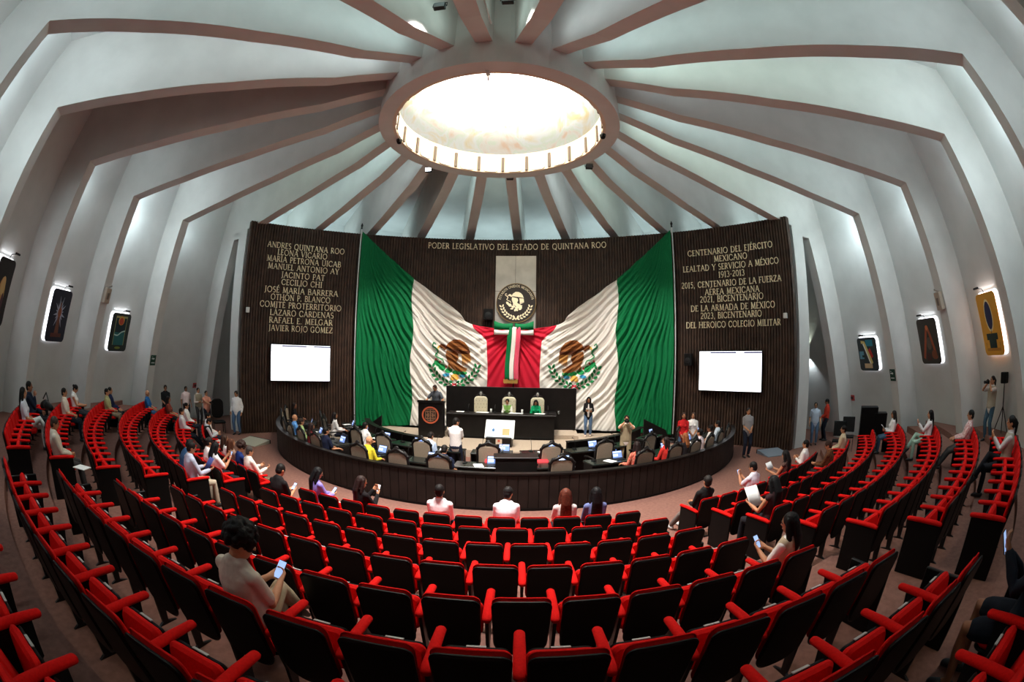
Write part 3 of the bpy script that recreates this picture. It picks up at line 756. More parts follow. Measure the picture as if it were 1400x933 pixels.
# ---- ceremonial bow and sash over the knot
t = empty('sash_bow', AP(0, 4.6, 12.7), 0, 'green white and red bow with a hanging gold-fringed sash between the flags', 'sash')
def sash_strip(nm, m, x0, x1, ztop, zbot, y0, ytop, vertical=True):
    b = MB(); V = []; nx, nzz = 6, 30
    for k in range(nzz + 1):
        f = k / nzz; z = ztop + (zbot - ztop) * f
        for i in range(nx + 1):
            x = x0 + (x1 - x0) * i / nx; x += .03 * math.sin(f * 5 + 1) - .04 * f * (1 if x0 < 0 else .6)
            V.append((x, ytop + (y0 - ytop) * f - .02 * math.sin(x * 30) - .02 * math.sin(f * 9), z))
    F = [(k * (nx + 1) + i, k * (nx + 1) + i + 1, (k + 1) * (nx + 1) + i + 1, (k + 1) * (nx + 1) + i) for k in range(nzz) for i in range(nx)]
    b.add(V, F); o = b.build(nm, m, t, True, fix=False); md = o.modifiers.new('thick', 'SOLIDIFY'); md.thickness = .012; return o
PINK = mat('sash_pink', (226, 78, 104), .7)
sash_strip('green_band', GREEN, -.30, -.10, .14, -2.16, -.2, -.12)
sash_strip('white_band', FWHITE, -.10, .08, .14, -2.18, -.21, -.12)
sash_strip('red_band', PINK, .08, .28, .14, -2.18, -.2, -.12)
b = MB()
for i in range(26):
    x = -.40 + i * .024; b.tube([(x, -.21, -2.15), (x + .004, -.215, -2.3 - .02 * (i % 3))], .012, 5)
b.build('gold_fringe', mat('fringe_gold', (196, 152, 78), .5), t)
for z0, z1, m, nm in ((.02, .32, GREEN, 'green_loop'), (-.2, .04, FWHITE, 'white_loop')):
    b = MB()
    for sg in (-1, 1):
        V = []
        for i in range(15):
            x = sg * (.05 + .82 * i / 14); bow = .06 * math.sin(PI * i / 14)
            lift = (.10 * (i / 14) ** 2) if m is GREEN else 0
            V += [(x, -.1 - bow, z0), (x, -.1 - bow, z1 + lift - .06 * math.sin(PI * i / 14))]
        b.add(V, [(2 * i, 2 * i + 2, 2 * i + 3, 2 * i + 1) for i in range(14)])
    o = b.build(nm, m, t, True, fix=False); md = o.modifiers.new('thick', 'SOLIDIFY'); md.thickness = .015

# ---- screens
SCR = mat('screen_glow', (248, 250, 255), .3, emit=(248, 251, 255), es=1.5)
SCRB = mat('screen_bar', (60, 62, 90), .3, emit=(58, 60, 100), es=.9)
SCRL = mat('screen_lines', (210, 214, 224), .3, emit=(205, 210, 222), es=1.2)
def screen(pts, label):
    (x0, y0), (x1, y1) = pts
    a0, z1 = on_panel(x0, y0); a1, z0 = on_panel(x1, y1); am = (a0 + a1) / 2
    A, B = AP(a0, 0, 12.95), AP(a1, 0, 12.95); wd = (B - A).length; mid = (A + B) / 2
    t = empty('projection_screen', (mid.x, mid.y, (z0 + z1) / 2), -rad(am), label, 'screen'); h = z1 - z0
    b = MB(); b.rbox(-wd / 2 - .05, wd / 2 + .05, 0, .1, -h / 2 - .05, h / 2 + .05, .02); b.build('frame', BLACK, t)
    b = MB(); b.box(-wd / 2, wd / 2, -.012, 0, -h / 2, h / 2); b.build('display', SCR, t)
    b = MB(); b.box(-wd * .32, wd * .1, -.016, -.012, h / 2 - .075, h / 2 - .02); b.box(wd * .22, wd / 2, -.016, -.012, h / 2 - .075, h / 2 - .02); b.build('title_bar', SCRB, t)
    b = MB(); b.box(-wd / 2, wd / 2, -.015, -.012, h / 2 - .26, h / 2 - .245); b.box(-.01, .01, -.015, -.012, -h * .1, h / 2 - .25); b.box(-wd * .47, -wd * .42, -.015, -.012, h / 2 - .16, h / 2 - .13); b.build('table_lines', SCRL, t)
screen([(370, 471), (450, 521)], 'bright white display under the gold list left of the flags')
screen([(958, 481), (1042, 536)], 'bright white display under the gold lettering right of the flags')
# black speakers and small boxes on the wood wall
def on_wall_box(px, py, w, h, d, nm, m, lab, cat, R=13.05, grille=True):
    a, z = on_panel(px, py); t = empty(nm, AP(a, z, R), -rad(a), lab, cat)
    b = MB(); b.rbox(-w / 2, w / 2, -d, 0, -h / 2, h / 2, .015); b.build('case', m, t)
    if grille: b = MB(); b.lathe([(.01, .03), (w * .36, .02), (w * .4, 0)], 20, X=Matrix.Translation((0, -d, -h * .1)) @ RX); b.build('driver', BLACKM, t)
    return t
on_wall_box(943, 492, .32, .5, .3, 'wall_speaker', BLACK, 'black speaker on the wood wall left of the right display', 'speaker')
on_wall_box(668, 431, .42, .5, .3, 'wall_speaker', BLACK, 'black speaker in shadow left of the steel panels', 'speaker')
on_wall_box(338, 424, .16, .22, .1, 'junction_box', WHITE, 'small white box at the left edge of the wood wall', 'box', grille=False)
on_wall_box(1075, 432, .16, .2, .1, 'junction_box', WHITE, 'small white box at the right edge of the wood wall', 'box', grille=False)

# ---- presidium desk, back panel, chairs
def build_presidium():
    b = MB()
    t = empty('presidium_desk', (-.15, 4.75, SZ), 0, 'long black wooden presidium desk in front of the three cream chairs', 'desk')
    b.rbox(-2.15, 1.95, -.03, .05, 0, .9, .01); b.build('front_panel', BLACKWOOD, t)
    for x0, x1 in ((-2.15, -2.05), (1.85, 1.95)):
        b = MB(); b.rbox(x0, x1, .05, 1.25, 0, .9, .01); b.build('side_panel', BLACKWOOD, t)
    b = MB(); b.rbox(-2.22, 2.02, -.1, .62, .9, .97, .015); b.rbox(1.55, 2.02, .62, 1.3, .9, .97, .015); b.build('worktop', BLACKWOOD, t)
    b = MB(); b.rbox(-2.15, 1.95, -.045, -.03, .02, .1, .005); b.build('plinth', BLACK, t)
    t = empty('back_panel', (0, 6.35, DZ), 0, 'wide plain black panel standing behind the cream chairs', 'panel')
    b = MB(); b.rbox(-2.75, 2.72, -.05, .05, 0, 1.75, .01); b.build('board', BLACKWOOD, t)
    for x in (-1.4, 0, 1.4): b = MB(); b.box(x - .003, x + .003, -.056, -.05, .02, 1.73); b.build('seam', BLACK, t)
    b = MB(); b.box(-2.7, 2.7, -.06, .3, 0, .05); b.build('foot', BLACKWOOD, t)
    # tufted chairs
    for i, (px, lab) in enumerate(((657, 'empty cream tufted high-backed chair at the left of the presidium desk'), (696, 'cream tufted high-backed chair behind the woman in green and white'), (735, 'cream tufted high-backed chair behind the woman in emerald green'))):
        x = at_z(px, 541, 1.75); d = ray(px, 541); k = (5.95 - CAM.y) / d.y; x = CAM.x + d.x * k
        t = empty('tufted_chair', (x, 5.75, SZ + .16), PI, lab, 'chair')
        o = rrect(.56, .92, .16, 6, 0, .92)
        b = MB(); b.prism(o, -.36, -.26, 'y', inset=.03); b.build('backrest', CREAM, t)
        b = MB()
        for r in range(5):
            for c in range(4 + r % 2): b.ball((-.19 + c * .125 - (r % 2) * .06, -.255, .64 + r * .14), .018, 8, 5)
        b.build('tufting_buttons', mat('tuft_beige', (176, 160, 128), .6), t)  # buttons in a darker beige than the leather
        b = MB(); b.prism(rrect(.56, .54, .08), .4, .52, 'z', inset=.03); b.build('seat', CREAM, t)
        for sx in (-1, 1):
            b = MB(); b.tube([(sx * .3, -.26, .68), (sx * .31, .0, .7), (sx * .3, .2, .68)], (.035), 8); b.tube([(sx * .3, .17, .66), (sx * .29, .17, .44)], .025, 8); b.build('armrest', CREAM, t, True)
            for sy in (-.22, .22): b = MB(); b.tube([(sx * .24, sy, 0), (sx * .25, sy, .4)], (.02, .03), 8); b.build('leg', BLACKWOOD, t)
        b = MB(); b.ball((0, -.31, 1.47), (.1, .03, .13), 12, 8); b.tube([(-.18, -.31, 1.4), (-.05, -.31, 1.44)], (.03, .05), 8); b.tube([(.18, -.31, 1.4), (.05, -.31, 1.44)], (.03, .05), 8); b.build('crest', BLACKWOOD, t, True)
        b = MB(); b.ball((0, -.275, 1.48), (.055, .02, .085), 10, 8); b.build('crest_medallion', mat('silver', (190, 188, 184), .35, .6), t, True)
build_presidium()
# small things on the presidium desk
def desk_z(): return SZ + .97
def paper_pile(x, y, z, w, d, lab, rz=0, n=3, group=None):
    t = empty('paper_sheets', (x, y, z), rz, lab, 'papers', group); b = MB()
    for i in range(n): b.box(-w / 2 + .01 * i, w / 2 + .008 * i, -d / 2, d / 2, .004 * i, .004 * i + .003)
    o = b.build('sheets', PAPER, t); return t
def on_desk(px, py, z): return at_z(px, py, z)
ZT = desk_z()
for px, py, w, lab in ((662, 562, .5, 'open white papers before the empty cream chair'), (706, 564, .55, 'white papers before the woman in green and white'), (634, 560, .3, 'crumpled white napkins at the left end of the presidium desk'), (738, 565, .4, 'white sheet before the woman in emerald green')):
    P = on_desk(px, py, ZT); paper_pile(P.x, min(P.y, 5.15), ZT, w, .26, lab, random.uniform(-.2, .2))
def cup(P, lab, h=.12, r=.04, m=None):
    t = empty('cup', P, 0, lab, 'cup'); b = MB(); b.lathe([(.001, 0), (r * .8, 0), (r, h), (r * .92, h), (r * .75, .01)], 14); b.build('body', m or WHITE, t, True)
    b = MB(); b.lathe([(.001, h * .9), (r * .95, h * .9), (r * 1.02, h * 1.02), (.001, h * 1.04)], 14); b.build('lid', WHITE, t)
for px, py, lab in ((676, 560, 'white paper cup left of the woman in green and white'), (715, 563, 'small white cup left of the woman in emerald green')):
    P = on_desk(px, py, ZT); cup((P.x, min(P.y, 5.2), ZT), lab, .15)
def mic(P, rz, lab, group=None, h=.3):
    t = empty('gooseneck_microphone', P, rz, lab, 'microphone', group)
    b = MB(); b.rbox(-.05, .05, -.07, .07, 0, .03, .008); b.build('base', BLACK, t)
    b = MB(); b.tube([(0, .03, .03), (0, .03, h * .6), (0, -.05, h * .95), (0, -.12, h)], .006, 6); b.build('neck', BLACKM, t)
    b = MB(); b.ball((0, -.14, h), (.015, .03, .015), 8, 6); b.build('head', BLACK, t)
for px, py, lab in ((647, 559, 'microphone left of the empty cream chair'), (682, 559, 'microphone beside the paper cup on the presidium desk'), (749, 563, 'microphone right of the woman in emerald green')):
    P = on_desk(px, py, ZT); mic((P.x, min(P.y, 5.2), ZT), PI, lab)
P = on_desk(763, 563, ZT); t = empty('glass_tumbler', (P.x, min(P.y, 5.2), ZT), 0, 'clear tumbler near the right end of the presidium desk', 'glass')
gm = mat('clear_glass', (235, 240, 240), .05); gm.node_tree.nodes['Principled BSDF'].inputs['Transmission Weight'].default_value = .9
b = MB(); b.lathe([(.001, 0), (.035, 0), (.04, .13), (.036, .13), (.03, .012), (.001, .012)], 14); b.build('body', gm, t, True)

# ---- lectern with round emblem
def build_lectern():
    A = at_z(573, 596, SZ); B = at_z(609, 597, SZ); w = .98; mx = (A.x + B.x) / 2
    t = empty('lectern', (mx, 4.62, SZ), rad(3), 'tall black lectern with an orange round emblem, left of the presidium desk', 'lectern')
    b = MB(); b.rbox(-w / 2, w / 2, -.22, .22, 0, 1.36, .02); b.build('body', BLACKWOOD, t)
    b = MB(); b.prism([(-.28, 1.36), (.24, 1.36), (.24, 1.38), (-.28, 1.46)], -w / 2 - .02, w / 2 + .02, 'x'); b.build('top', BLACKWOOD, t)
    OR = mat('emblem_orange', (196, 92, 60), .5)
    b = MB(); b.lathe([(.275, .0), (.335, 0), (.335, .015), (.275, .015)], 40, X=Matrix.Translation((0, -.222, .88)) @ RX, closed=True); b.build('emblem_ring', OR, t)
    b = MB(); X = Matrix.Translation((0, -.228, .88))
    for x0, x1, z0, z1 in ((-.2, .2, .13, .16), (-.2, .2, -.16, -.13), (-.2, -.17, -.16, .16), (.17, .2, -.16, .16), (-.015, .015, -.22, .2), (-.2, .2, -.015, .015), (-.12, -.09, -.13, .13), (.09, .12, -.13, .13)): b.box(x0, x1, 0, .012, z0, z1, X=X)
    b.lathe([(.08, 0), (.1, 0), (.1, .012), (.08, .012)], 20, X=X @ RX, closed=True)
    b.tube([(-.12, 0, -.2), (0, 0, -.235), (.12, 0, -.2)], .014, 6, X=X); b.tube([(-.14, 0, .2), (0, 0, .23), (.14, 0, .2)], .014, 6, X=X)
    b.build('emblem_pattern', mat('emblem_bronze', (150, 110, 86), .5), t)
    b = MB(); b.tube([(.1, .0, 1.4), (.1, .02, 1.52), (.08, .1, 1.6)], .008, 6); b.ball((.08, .12, 1.61), .022, 8, 6); b.build('microphone', BLACKM, t)
    b = MB(); b.rbox(-w / 2 + .05, w / 2 - .05, .3, 1.0, 0, .26, .01); b.build('speaker_step', BLACKWOOD, t)
    return t
LECT = build_lectern()
# ---- kiosk with the sloping white screen
def build_kiosk():
    A = at_z(667, 608, SZ); B = at_z(700, 611, SZ); x = (A.x + B.x) / 2; y = 3.42
    t = empty('display_kiosk', (x, y, SZ), rad(-2), 'low black stand with a sloping white screen in front of the presidium desk', 'kiosk')
    b = MB(); b.prism([(-.2, 0), (.2, 0), (.26, .46), (-.3, .34)], -.45, .45, 'x'); b.build('stand', BLACKWOOD, t)
    X = Matrix.Translation((0, -.02, .62)) @ Matrix.Rotation(rad(-32), 4, 'X')
    b = MB(); b.rbox(-.52, .52, 0, .06, -.36, .36, .015, X=X); b.build('screen_case', WHITE, t)
    b = MB(); b.box(-.5, .5, -.006, 0, -.34, .34, X=X); b.build('screen', mat('kiosk_screen', (235, 244, 250), .3, emit=(226, 238, 246), es=.4), t)
    b = MB(); b.box(.1, .36, -.012, -.006, -.24, .02, X=X); b.build('seal_picture', mat('kiosk_gold', (196, 172, 116), .6), t)
    b = MB(); b.ball((-.22, -.01, -.05), (.05, .004, .07), 10, 6, X=X); b.build('crest_picture', mat('kiosk_blue', (70, 120, 170), .6), t)
    b = MB(); b.box(-.1, .12, -.29, -.275, .12, .34); b.build('notice', mat('notice_beige', (206, 186, 164), .8), t)
    b = MB(); b.box(-.03, .05, -.297, -.29, .2, .28); b.build('notice_mark', mat('notice_red', (190, 80, 60), .8), t)
build_kiosk()
# ---- black guard panels at the sides of the stage
for pts, lab in ((((497, 600), (522, 597), (522, 568), (498, 586)), 'black sloping side panel at the left edge of the stage'), (((879, 602), (913, 603), (910, 588), (880, 573)), 'black sloping side panel at the right edge of the stage')):
    A = at_z(*pts[0], SZ); B = at_z(*pts[1], SZ)
    yy = 5.0
    W = []
    for px, py in pts:
        d = ray(px, py); k = (yy - CAM.y) / d.y; W.append(CAM + d * k)
    W[0].z = W[1].z = SZ
    cx = sum(p.x for p in W) / 4
    t = empty('guard_panel', (cx, yy, SZ), 0, lab, 'panel'); b = MB(); out = [(p.x - cx, p.z - SZ) for p in W]
    b.prism(out, -.04, .04, 'y'); b.build('board', BLACKWOOD, t)
    b = MB(); b.box(min(o[0] for o in out), max(o[0] for o in out), -.12, .12, 0, .04); b.build('foot', BLACKM, t)
# floor hatches
for px, py, w, d, rz, m, lab in ((345, 604, 1.15, .85, -.15, HATCH, 'beige metal ramp plate on the carpet left of the curved bench'), (1057, 619, 1.0, .8, .1, mat('hatch_blue', (128, 138, 150), .5, .2), 'blue-grey metal ramp plate on the carpet right of the curved bench')):
    P = at_z(px, py, .06); t = empty('ramp_plate', (P.x, P.y, 0), rz, lab, 'ramp')
    b = MB(); b.prism([(-d / 2, 0), (d / 2, 0), (d / 2, .14), (-d / 2, .02)], -w / 2, w / 2, 'x'); b.build('plate', m, t)
    b = MB(); b.box(-w / 2 - .015, w / 2 + .015, d / 2 - .01, d / 2 + .02, 0, .15); b.build('edge', BLACKM, t)

# ================================================================== AUDITORIUM SEATS
PITCH = .515
def chair_parts():
    """meshes in chair space: origin on the floor under the top of the back, facing +y"""
    Rl = Matrix.Translation((0, 0, .9)) @ Matrix.Rotation(rad(11), 4, 'X') @ Matrix.Translation((0, 0, -.9))
    def pad(w, h, r, cz, y0, y1, inset, m, X, name, n=5):
        b = MB(); b.prism(rrect(w, h, r, n, 0, cz), y0, y1, 'y', X=X, inset=inset); me = b.mesh(name, m); fixn(me); return me
    def backout(w, h, rt, rb, cz, n=7):
        o = []
        for (sx, sz, a0) in ((1, 1, 0), (-1, 1, 90), (-1, -1, 180), (1, -1, 270)):
            r = rt if sz > 0 else rb
            for i in range(n + 1):
                t = rad(a0 + 90 * i / n); o.append((sx * (w / 2 - r) + r * math.cos(t), cz + sz * (h / 2 - r) + r * math.sin(t)))
        return o
    def shellm():
        b = MB(); o = []
        for x, z in backout(.438, .64, .055, .17, .58): o.append((x * (1 - .16 * max(0, (.72 - z))), z + .012 * math.cos(x / .2175 * PI / 2) * (z > .6)))
        b.prism(o, -.035, .0, 'y', X=Rl, inset=.012); me = b.mesh('back_shell', BLACK); fixn(me); return me
    def backm():
        b = MB(); o = []
        for x, z in backout(.434, .60, .055, .16, .606): o.append((x * (1 - .16 * max(0, (.72 - z))), z + .012 * math.cos(x / .2175 * PI / 2) * (z > .6)))
        b.prism(o, .001, .05, 'y', X=Rl, inset=.03); me = b.mesh('backrest', RED); fixn(me); return me
    P = {}
    P['back_shell'] = shellm(); P['backrest'] = backm()
    Xs = Matrix.Translation((0, .19, .41)) @ Matrix.Rotation(rad(-12), 4, 'X')
    P['seat'] = pad(.43, .315, .06, .15, .0, .075, .025, RED, Xs, 'seat')
    P['seat_pan'] = pad(.425, .305, .06, .148, .077, .1, .01, BLACK, Xs, 'seat_pan')
    b = MB(); b.box(-.06, .06, .076, .098, .3, .306, X=Xs); P['number_plate'] = b.mesh('number_plate', mat('plate_grey', (170, 168, 164), .5))
    Xd = Matrix.Translation((0, .13, .40)) @ Matrix.Rotation(rad(-86), 4, 'X')
    P['seat_down'] = pad(.43, .42, .06, .22, -.085, .01, .025, RED, Xd, 'seat')
    P['pan_down'] = pad(.425, .41, .06, .22, .012, .035, .01, BLACK, Xd, 'seat_pan')
    b = MB(); b.tube([(0, .05, .672), (0, .12, .68), (0, .35, .68), (0, .53, .672)], [(.036, .025), (.039, .029), (.039, .029), (.036, .026)], 12); me = b.mesh('armrest', RED, True); fixn(me); P['armrest'] = me
    b = MB(); b.prism([(.06, .655), (.46, .655), (.42, .42), (.22, .30), (.19, .03), (.30, .0), (.06, .0), (.12, .03), (.12, .3)], -.014, .014, 'x'); me = b.mesh('leg', BLACKM); fixn(me); P['leg'] = me
    b = MB(); b.rbox(-.02, .02, .04, .53, 0, .652, .008); me = b.mesh('end_panel', BLACK); fixn(me); P['end_panel'] = me
    return P
CP = chair_parts()
SEATS = []
def put(me, name, parent, x=0):
    o = D.objects.new(name, me); COL.objects.link(o); o.parent = parent; o.location = (x, 0, 0); return o
def add_seat(row, phi, block, idx, arms, panels, group):
    R = RR[row - 1]; z = TREAD[row - 1]; a = rad(phi)
    t = empty('auditorium_chair', (R * math.sin(a), CY - R * math.cos(a), z), a)
    SEATS.append(dict(o=t, row=row, phi=phi, block=block, idx=idx, arms=arms, panels=panels, group=group, used=False))
def finish_seat(s):
    t = s['o']
    put(CP['back_shell'], 'back_shell', t); put(CP['backrest'], 'backrest', t)
    if s['used']: st = put(CP['seat_down'], 'seat', t); put(CP['pan_down'], 'seat_pan', st)
    else:
        st = put(CP['seat'], 'seat', t); put(CP['seat_pan'], 'seat_pan', st)
        if s['block'] == 'c' and s['row'] > 3: put(CP['number_plate'], 'number_plate', st)
    for x in s['arms']: put(CP['armrest'], 'armrest', t, x)
    for x in (s['arms'] or []):
        if x not in s['panels']: put(CP['leg'], 'leg', t, x)
    for x in s['panels']: put(CP['end_panel'], 'end_panel', t, x)
    st_ = 'occupied' if s['used'] else 'empty'
    if s['block'] == 'c': lab = '%s red folding armchair, %s from the left aisle towards the middle, %s row' % (st_, ordn(s['idx']), ordn(s['row']))
    elif s['block'] == 'l': lab = '%s red folding armchair, %s from the left aisle towards the wall, %s row' % (st_, ordn(s['idx']), ordn(s['row']))
    else: lab = '%s red folding armchair, %s from the right aisle towards the wall, %s row' % (st_, ordn(s['idx']), ordn(s['row']))
    tag(t, lab, 'chair', s['group'])
h = PITCH / 2
PH = {1: .2, 2: .1, 3: .1, 4: 0, 5: .15, 6: .28, 7: .1, 8: 0}
for row in range(1, 9):
    n = 11 + row if row < 8 else 18; dp = math.degrees(PITCH / RR[row - 1])
    for i in range(n):
        phi = (i - (n - 1) / 2) * dp + PH[row]
        if row == 8 and -0.6 < phi < 8.5: continue
        add_seat(row, phi, 'c', i + 1, [h] if i < n - 1 else [], ([-h] if i == 0 else []) + ([h] if i == n - 1 else []), 'red chairs of the middle block')
FARL = {1: 48.5, 2: 52.5, 3: 54.8, 4: 55.4, 5: 48.4, 6: 40.9, 7: 34.8}
FARR = {1: 44, 2: 50, 3: 53, 4: 53.6, 5: 46.6, 6: 39.2, 7: 34.8}
for sg, bl, gr in ((-1, 'l', 'red chairs of the left block'), (1, 'r', 'red chairs of the right block')):
    for row in range(1, 8):
        dp = math.degrees(PITCH / RR[row - 1]); n = int(round(((FARL if sg < 0 else FARR)[row] - 19.2) / dp))
        for i in range(n):
            phi = sg * (19.2 + dp * (i + .5))
            inner = -sg * h           # side facing the aisle
            add_seat(row, phi, bl, i + 1, [inner] + ([sg * h] if i == n - 1 else []), ([inner] if i == 0 else []) + ([sg * h] if i == n - 1 else []), gr)

# ================================================================== CURVED BENCH
BCX, BCY, BR = -.25, 6.8, 9.5
def BP(phi, R, z=0):
    a = rad(phi); return Vector((BCX + R * math.sin(a), BCY - R * math.cos(a), z))
def arc_wall(b, R0, R1, z0, z1, p0, p1, n, flute=0):
    V = []; F = []
    for i in range(n + 1):
        p = p0 + (p1 - p0) * i / n; d = flute if i % 2 else 0
        V += [BP(p, R1 - d, z0), BP(p, R1 - d, z1), BP(p, R0, z1), BP(p, R0, z0)]
    for i in range(n):
        k = 4 * i; F += [(k, k + 4, k + 5, k + 1), (k + 1, k + 5, k + 6, k + 2), (k + 2, k + 6, k + 7, k + 3), (k + 3, k + 7, k + 4, k)]
    F += [(0, 1, 2, 3), (4 * n, 4 * n + 3, 4 * n + 2, 4 * n + 1)]
    b.add(V, F); return b
def build_bench():
    t = empty('curved_bench', (BCX, BCY - BR, 0), 0, 'long dark wood curved parapet between the red seats and the deputies desks', 'bench')
    I = Matrix.Translation(-t.location)
    def par(o, p=t): o.parent = p; o.matrix_parent_inverse = I; return o
    b = MB(); arc_wall(b, BR - .08, BR - .02, .0, .84, -72, 72, 120); par(b.build('wall_panel', BENCHW))
    b = MB(); n = 104
    for i in range(n):
        p0 = -72 + 144 * i / n; arc_wall(b, BR - .02, BR + .008, .06, .82, p0 + .05, p0 + 144 / n - .05, 2)
    o = par(b.build('front_board', BENCHW)); tag(o, kind='stuff') if False else None
    b = MB(); arc_wall(b, BR - .13, BR + .035, .84, .88, -72, 72, 120); par(b.build('cap_rail', BLACKWOOD))
    b = MB(); arc_wall(b, BR - .02, BR + .02, 0, .06, -72, 72, 120); par(b.build('kickboard', BLACK))
    for p0, p1, side in ((-66, -22, 'left'), (24, 66, 'right')):
        t = empty('inner_desk_front', BP((p0 + p1) / 2, 5.85), 0, 'low curved dark panel between the stage and the inner desks, %s half' % side, 'panel'); I = Matrix.Translation(-t.location)
        b = MB(); arc_wall(b, 5.8, 5.86, 0, .82, p0, p1, 40); par(b.build('panel', BLACKWOOD), t)
        b = MB(); arc_wall(b, 5.76, 5.98, .82, .85, p0, p1, 40); par(b.build('cap_rail', BLACKWOOD), t)
build_bench()
def make_deputy_chair():
    t = empty('deputy_chair')
    X = Matrix.Translation((0, -.26, .46)) @ Matrix.Rotation(rad(8), 4, 'X')
    # carved frame: stiles, arched crest with scrolls
    b = MB()
    for s in (-1, 1): b.tube([(s * .25, 0, -.46), (s * .25, 0, 0), (s * .285, 0, .35), (s * .27, 0, .62)], [.024, .03, .034, .03], 8, X=X)
    b.tube([(-.28, 0, .58), (-.22, 0, .68), (-.1, 0, .72), (0, 0, .78), (.1, 0, .72), (.22, 0, .68), (.28, 0, .58)], [.03, .045, .04, .05, .04, .045, .03], 8, X=X)
    b.ball((0, 0, .79), (.075, .03, .06), 10, 6, X=X)
    for s in (-1, 1): b.ball((s * .2, 0, .7), (.05, .03, .045), 8, 6, X=X); b.ball((s * .28, 0, .6), (.04, .03, .05), 8, 6, X=X)
    b.tube([(-.26, 0, .12), (.26, 0, .12)], .025, 8, X=X)
    b.build('carved_frame', BLACKWOOD, t, True)
    b = MB(); o = [(x, z + .05 * math.cos(x / .25 * PI / 2) * (z > .4)) for x, z in rrect(.5, .54, .07, 5, 0, .38)]
    b.prism(o, -.03, .035, 'y', X=X, inset=.015); b.build('back_cushion', TAN, t)
    b = MB(); b.prism(rrect(.54, .52, .07), .40, .49, 'z', inset=.025); b.build('seat', TAN, t)
    b = MB(); b.tube([(-.27, -.25, .38), (.27, -.25, .38), (.27, .24, .38), (-.27, .24, .38), (-.27, -.25, .38)], .03, 6); b.build('seat_frame', BLACKWOOD, t)
    for s in (-1, 1):
        b = MB(); b.tube([(s * .29, -.24, .68), (s * .3, .05, .69), (s * .3, .2, .66)], [.025, .03, .035], 8); b.tube([(s * .29, .16, .66), (s * .28, .18, .4)], .022, 8); b.build('armrest', BLACKWOOD, t, True)
        b = MB(); b.tube([(s * .25, .22, 0), (s * .27, .24, .2), (s * .25, .22, .38)], [.02, .03, .03], 8); b.build('leg', BLACKWOOD, t, True)
    return t
def make_desk():
    t = empty('deputy_desk')
    b = MB(); b.rbox(-.58, .58, -.26, .30, .70, .745, .01); b.build('worktop', mat('desk_top', (26, 30, 28), .25), t)
    b = MB(); b.rbox(-.56, .56, .22, .26, 0, .70, .008); b.build('front_panel', BLACKWOOD, t)
    for s in (-1, 1): b = MB(); b.rbox(s * .56 - .02, s * .56 + .02, -.2, .24, 0, .70, .008); b.build('side_panel', BLACKWOOD, t)
    return t
TBL = mat('tablet_screen', (110, 135, 190), .25, emit=(96, 122, 185), es=.8)
TBK = mat('tablet_keys', (40, 46, 64), .4)
def make_tablet():
    t = empty('desk_tablet')
    b = MB(); b.rbox(-.15, .15, -.1, .1, 0, .018, .006); b.build('base', BLACK, t)
    X = Matrix.Translation((0, .09, .015)) @ Matrix.Rotation(rad(22), 4, 'X').inverted()
    b = MB(); b.rbox(-.155, .155, 0, .014, 0, .21, .005, X=X); b.build('lid', BLACK, t)
    b = MB(); b.box(-.143, .143, -.003, 0, .012, .198, X=X); s = b.build('screen', TBL, t)
    b = MB(); b.box(-.13, .13, -.005, -.003, .15, .185, X=X); b.box(-.13, .02, -.005, -.003, .05, .12, X=X); b.build('screen_panes', mat('tablet_pane', (190, 205, 235), .3, emit=(180, 198, 232), es=.8), s)
    return t
CH0, DK0, TB0 = make_deputy_chair(), make_desk(), make_tablet()
def place(o, loc, rz, label, cat, group, first):
    c = o if first else dup_tree(o); c.location = loc; c.rotation_euler = (0, 0, rz); return tag(c, label, cat, group)
OUT = [-60, -46, -34, -21.5, -10.4, .5, 13, 24, 37.5, 50, 61]
INN = [-57, -44, -32.5, -21, -10, 2, 14, 25.5, 38.6, 53]
used_sides = [('outer', OUT, 8.98, 8.24), ('inner', INN, 7.42, 6.68)]
DEP = {}
nn = 0
for kind, L, Rc, Rd in used_sides:
    for i, phi in enumerate(L):
        a = rad(phi); k = ordn(i + 1)
        DEP[kind, i] = (phi, Rc)
        place(DK0, BP(phi, Rd), a, 'dark desk with black top, %s from the left in the %s row of desks' % (k, kind), 'desk', 'deputies desks inside the curved bench', nn == 0)
        place(TB0, BP(phi + (2.6 if kind == 'outer' else 2.9), Rd + .02, .745), a, 'small blue-lit tablet on the %s desk from the left, %s row' % (k, kind), 'tablet', 'tablets on the deputies desks', nn == 0)
        P = BP(phi - 2.4, Rd - .12, .745); mic(P, a + PI, 'black desk microphone on the %s desk from the left, %s row' % (k, kind), 'microphones on the deputies desks', .32)
        if (i + (kind == 'inner')) % 2: Q = BP(phi + .2, Rd + .08, .745); paper_pile(Q.x, Q.y, Q.z, .22, .3, 'white papers on the %s desk from the left, %s row' % (k, kind), a + .3, 2, 'papers on the deputies desks')
        nn += 1
def bottle(P, lab):
    t = empty('water_bottle', P, 0, lab, 'bottle', 'water bottles on the desks')
    pm = mat('bottle_plastic', (215, 228, 235), .15); b = MB(); b.lathe([(.001, 0), (.033, .005), (.033, .13), (.014, .18), (.014, .2)], 12); b.build('body', pm, t, True)
    b = MB(); b.lathe([(.001, .222), (.016, .22), (.016, .198), (.001, .198)], 10); b.build('cap', mat('cap_blue', (60, 110, 190), .4), t)
for phi, R, lab in ((-8, 8.0, 'water bottle on the desk left of the middle chair, outer row'), (4.5, 6.7, 'water bottle beside the black cabinet on the inner desk'), (16.5, 6.65, 'water bottle right of the middle on the inner desk'), (27, 8.0, 'water bottle at the right on the outer desk')): bottle(BP(phi, R, .745), lab)
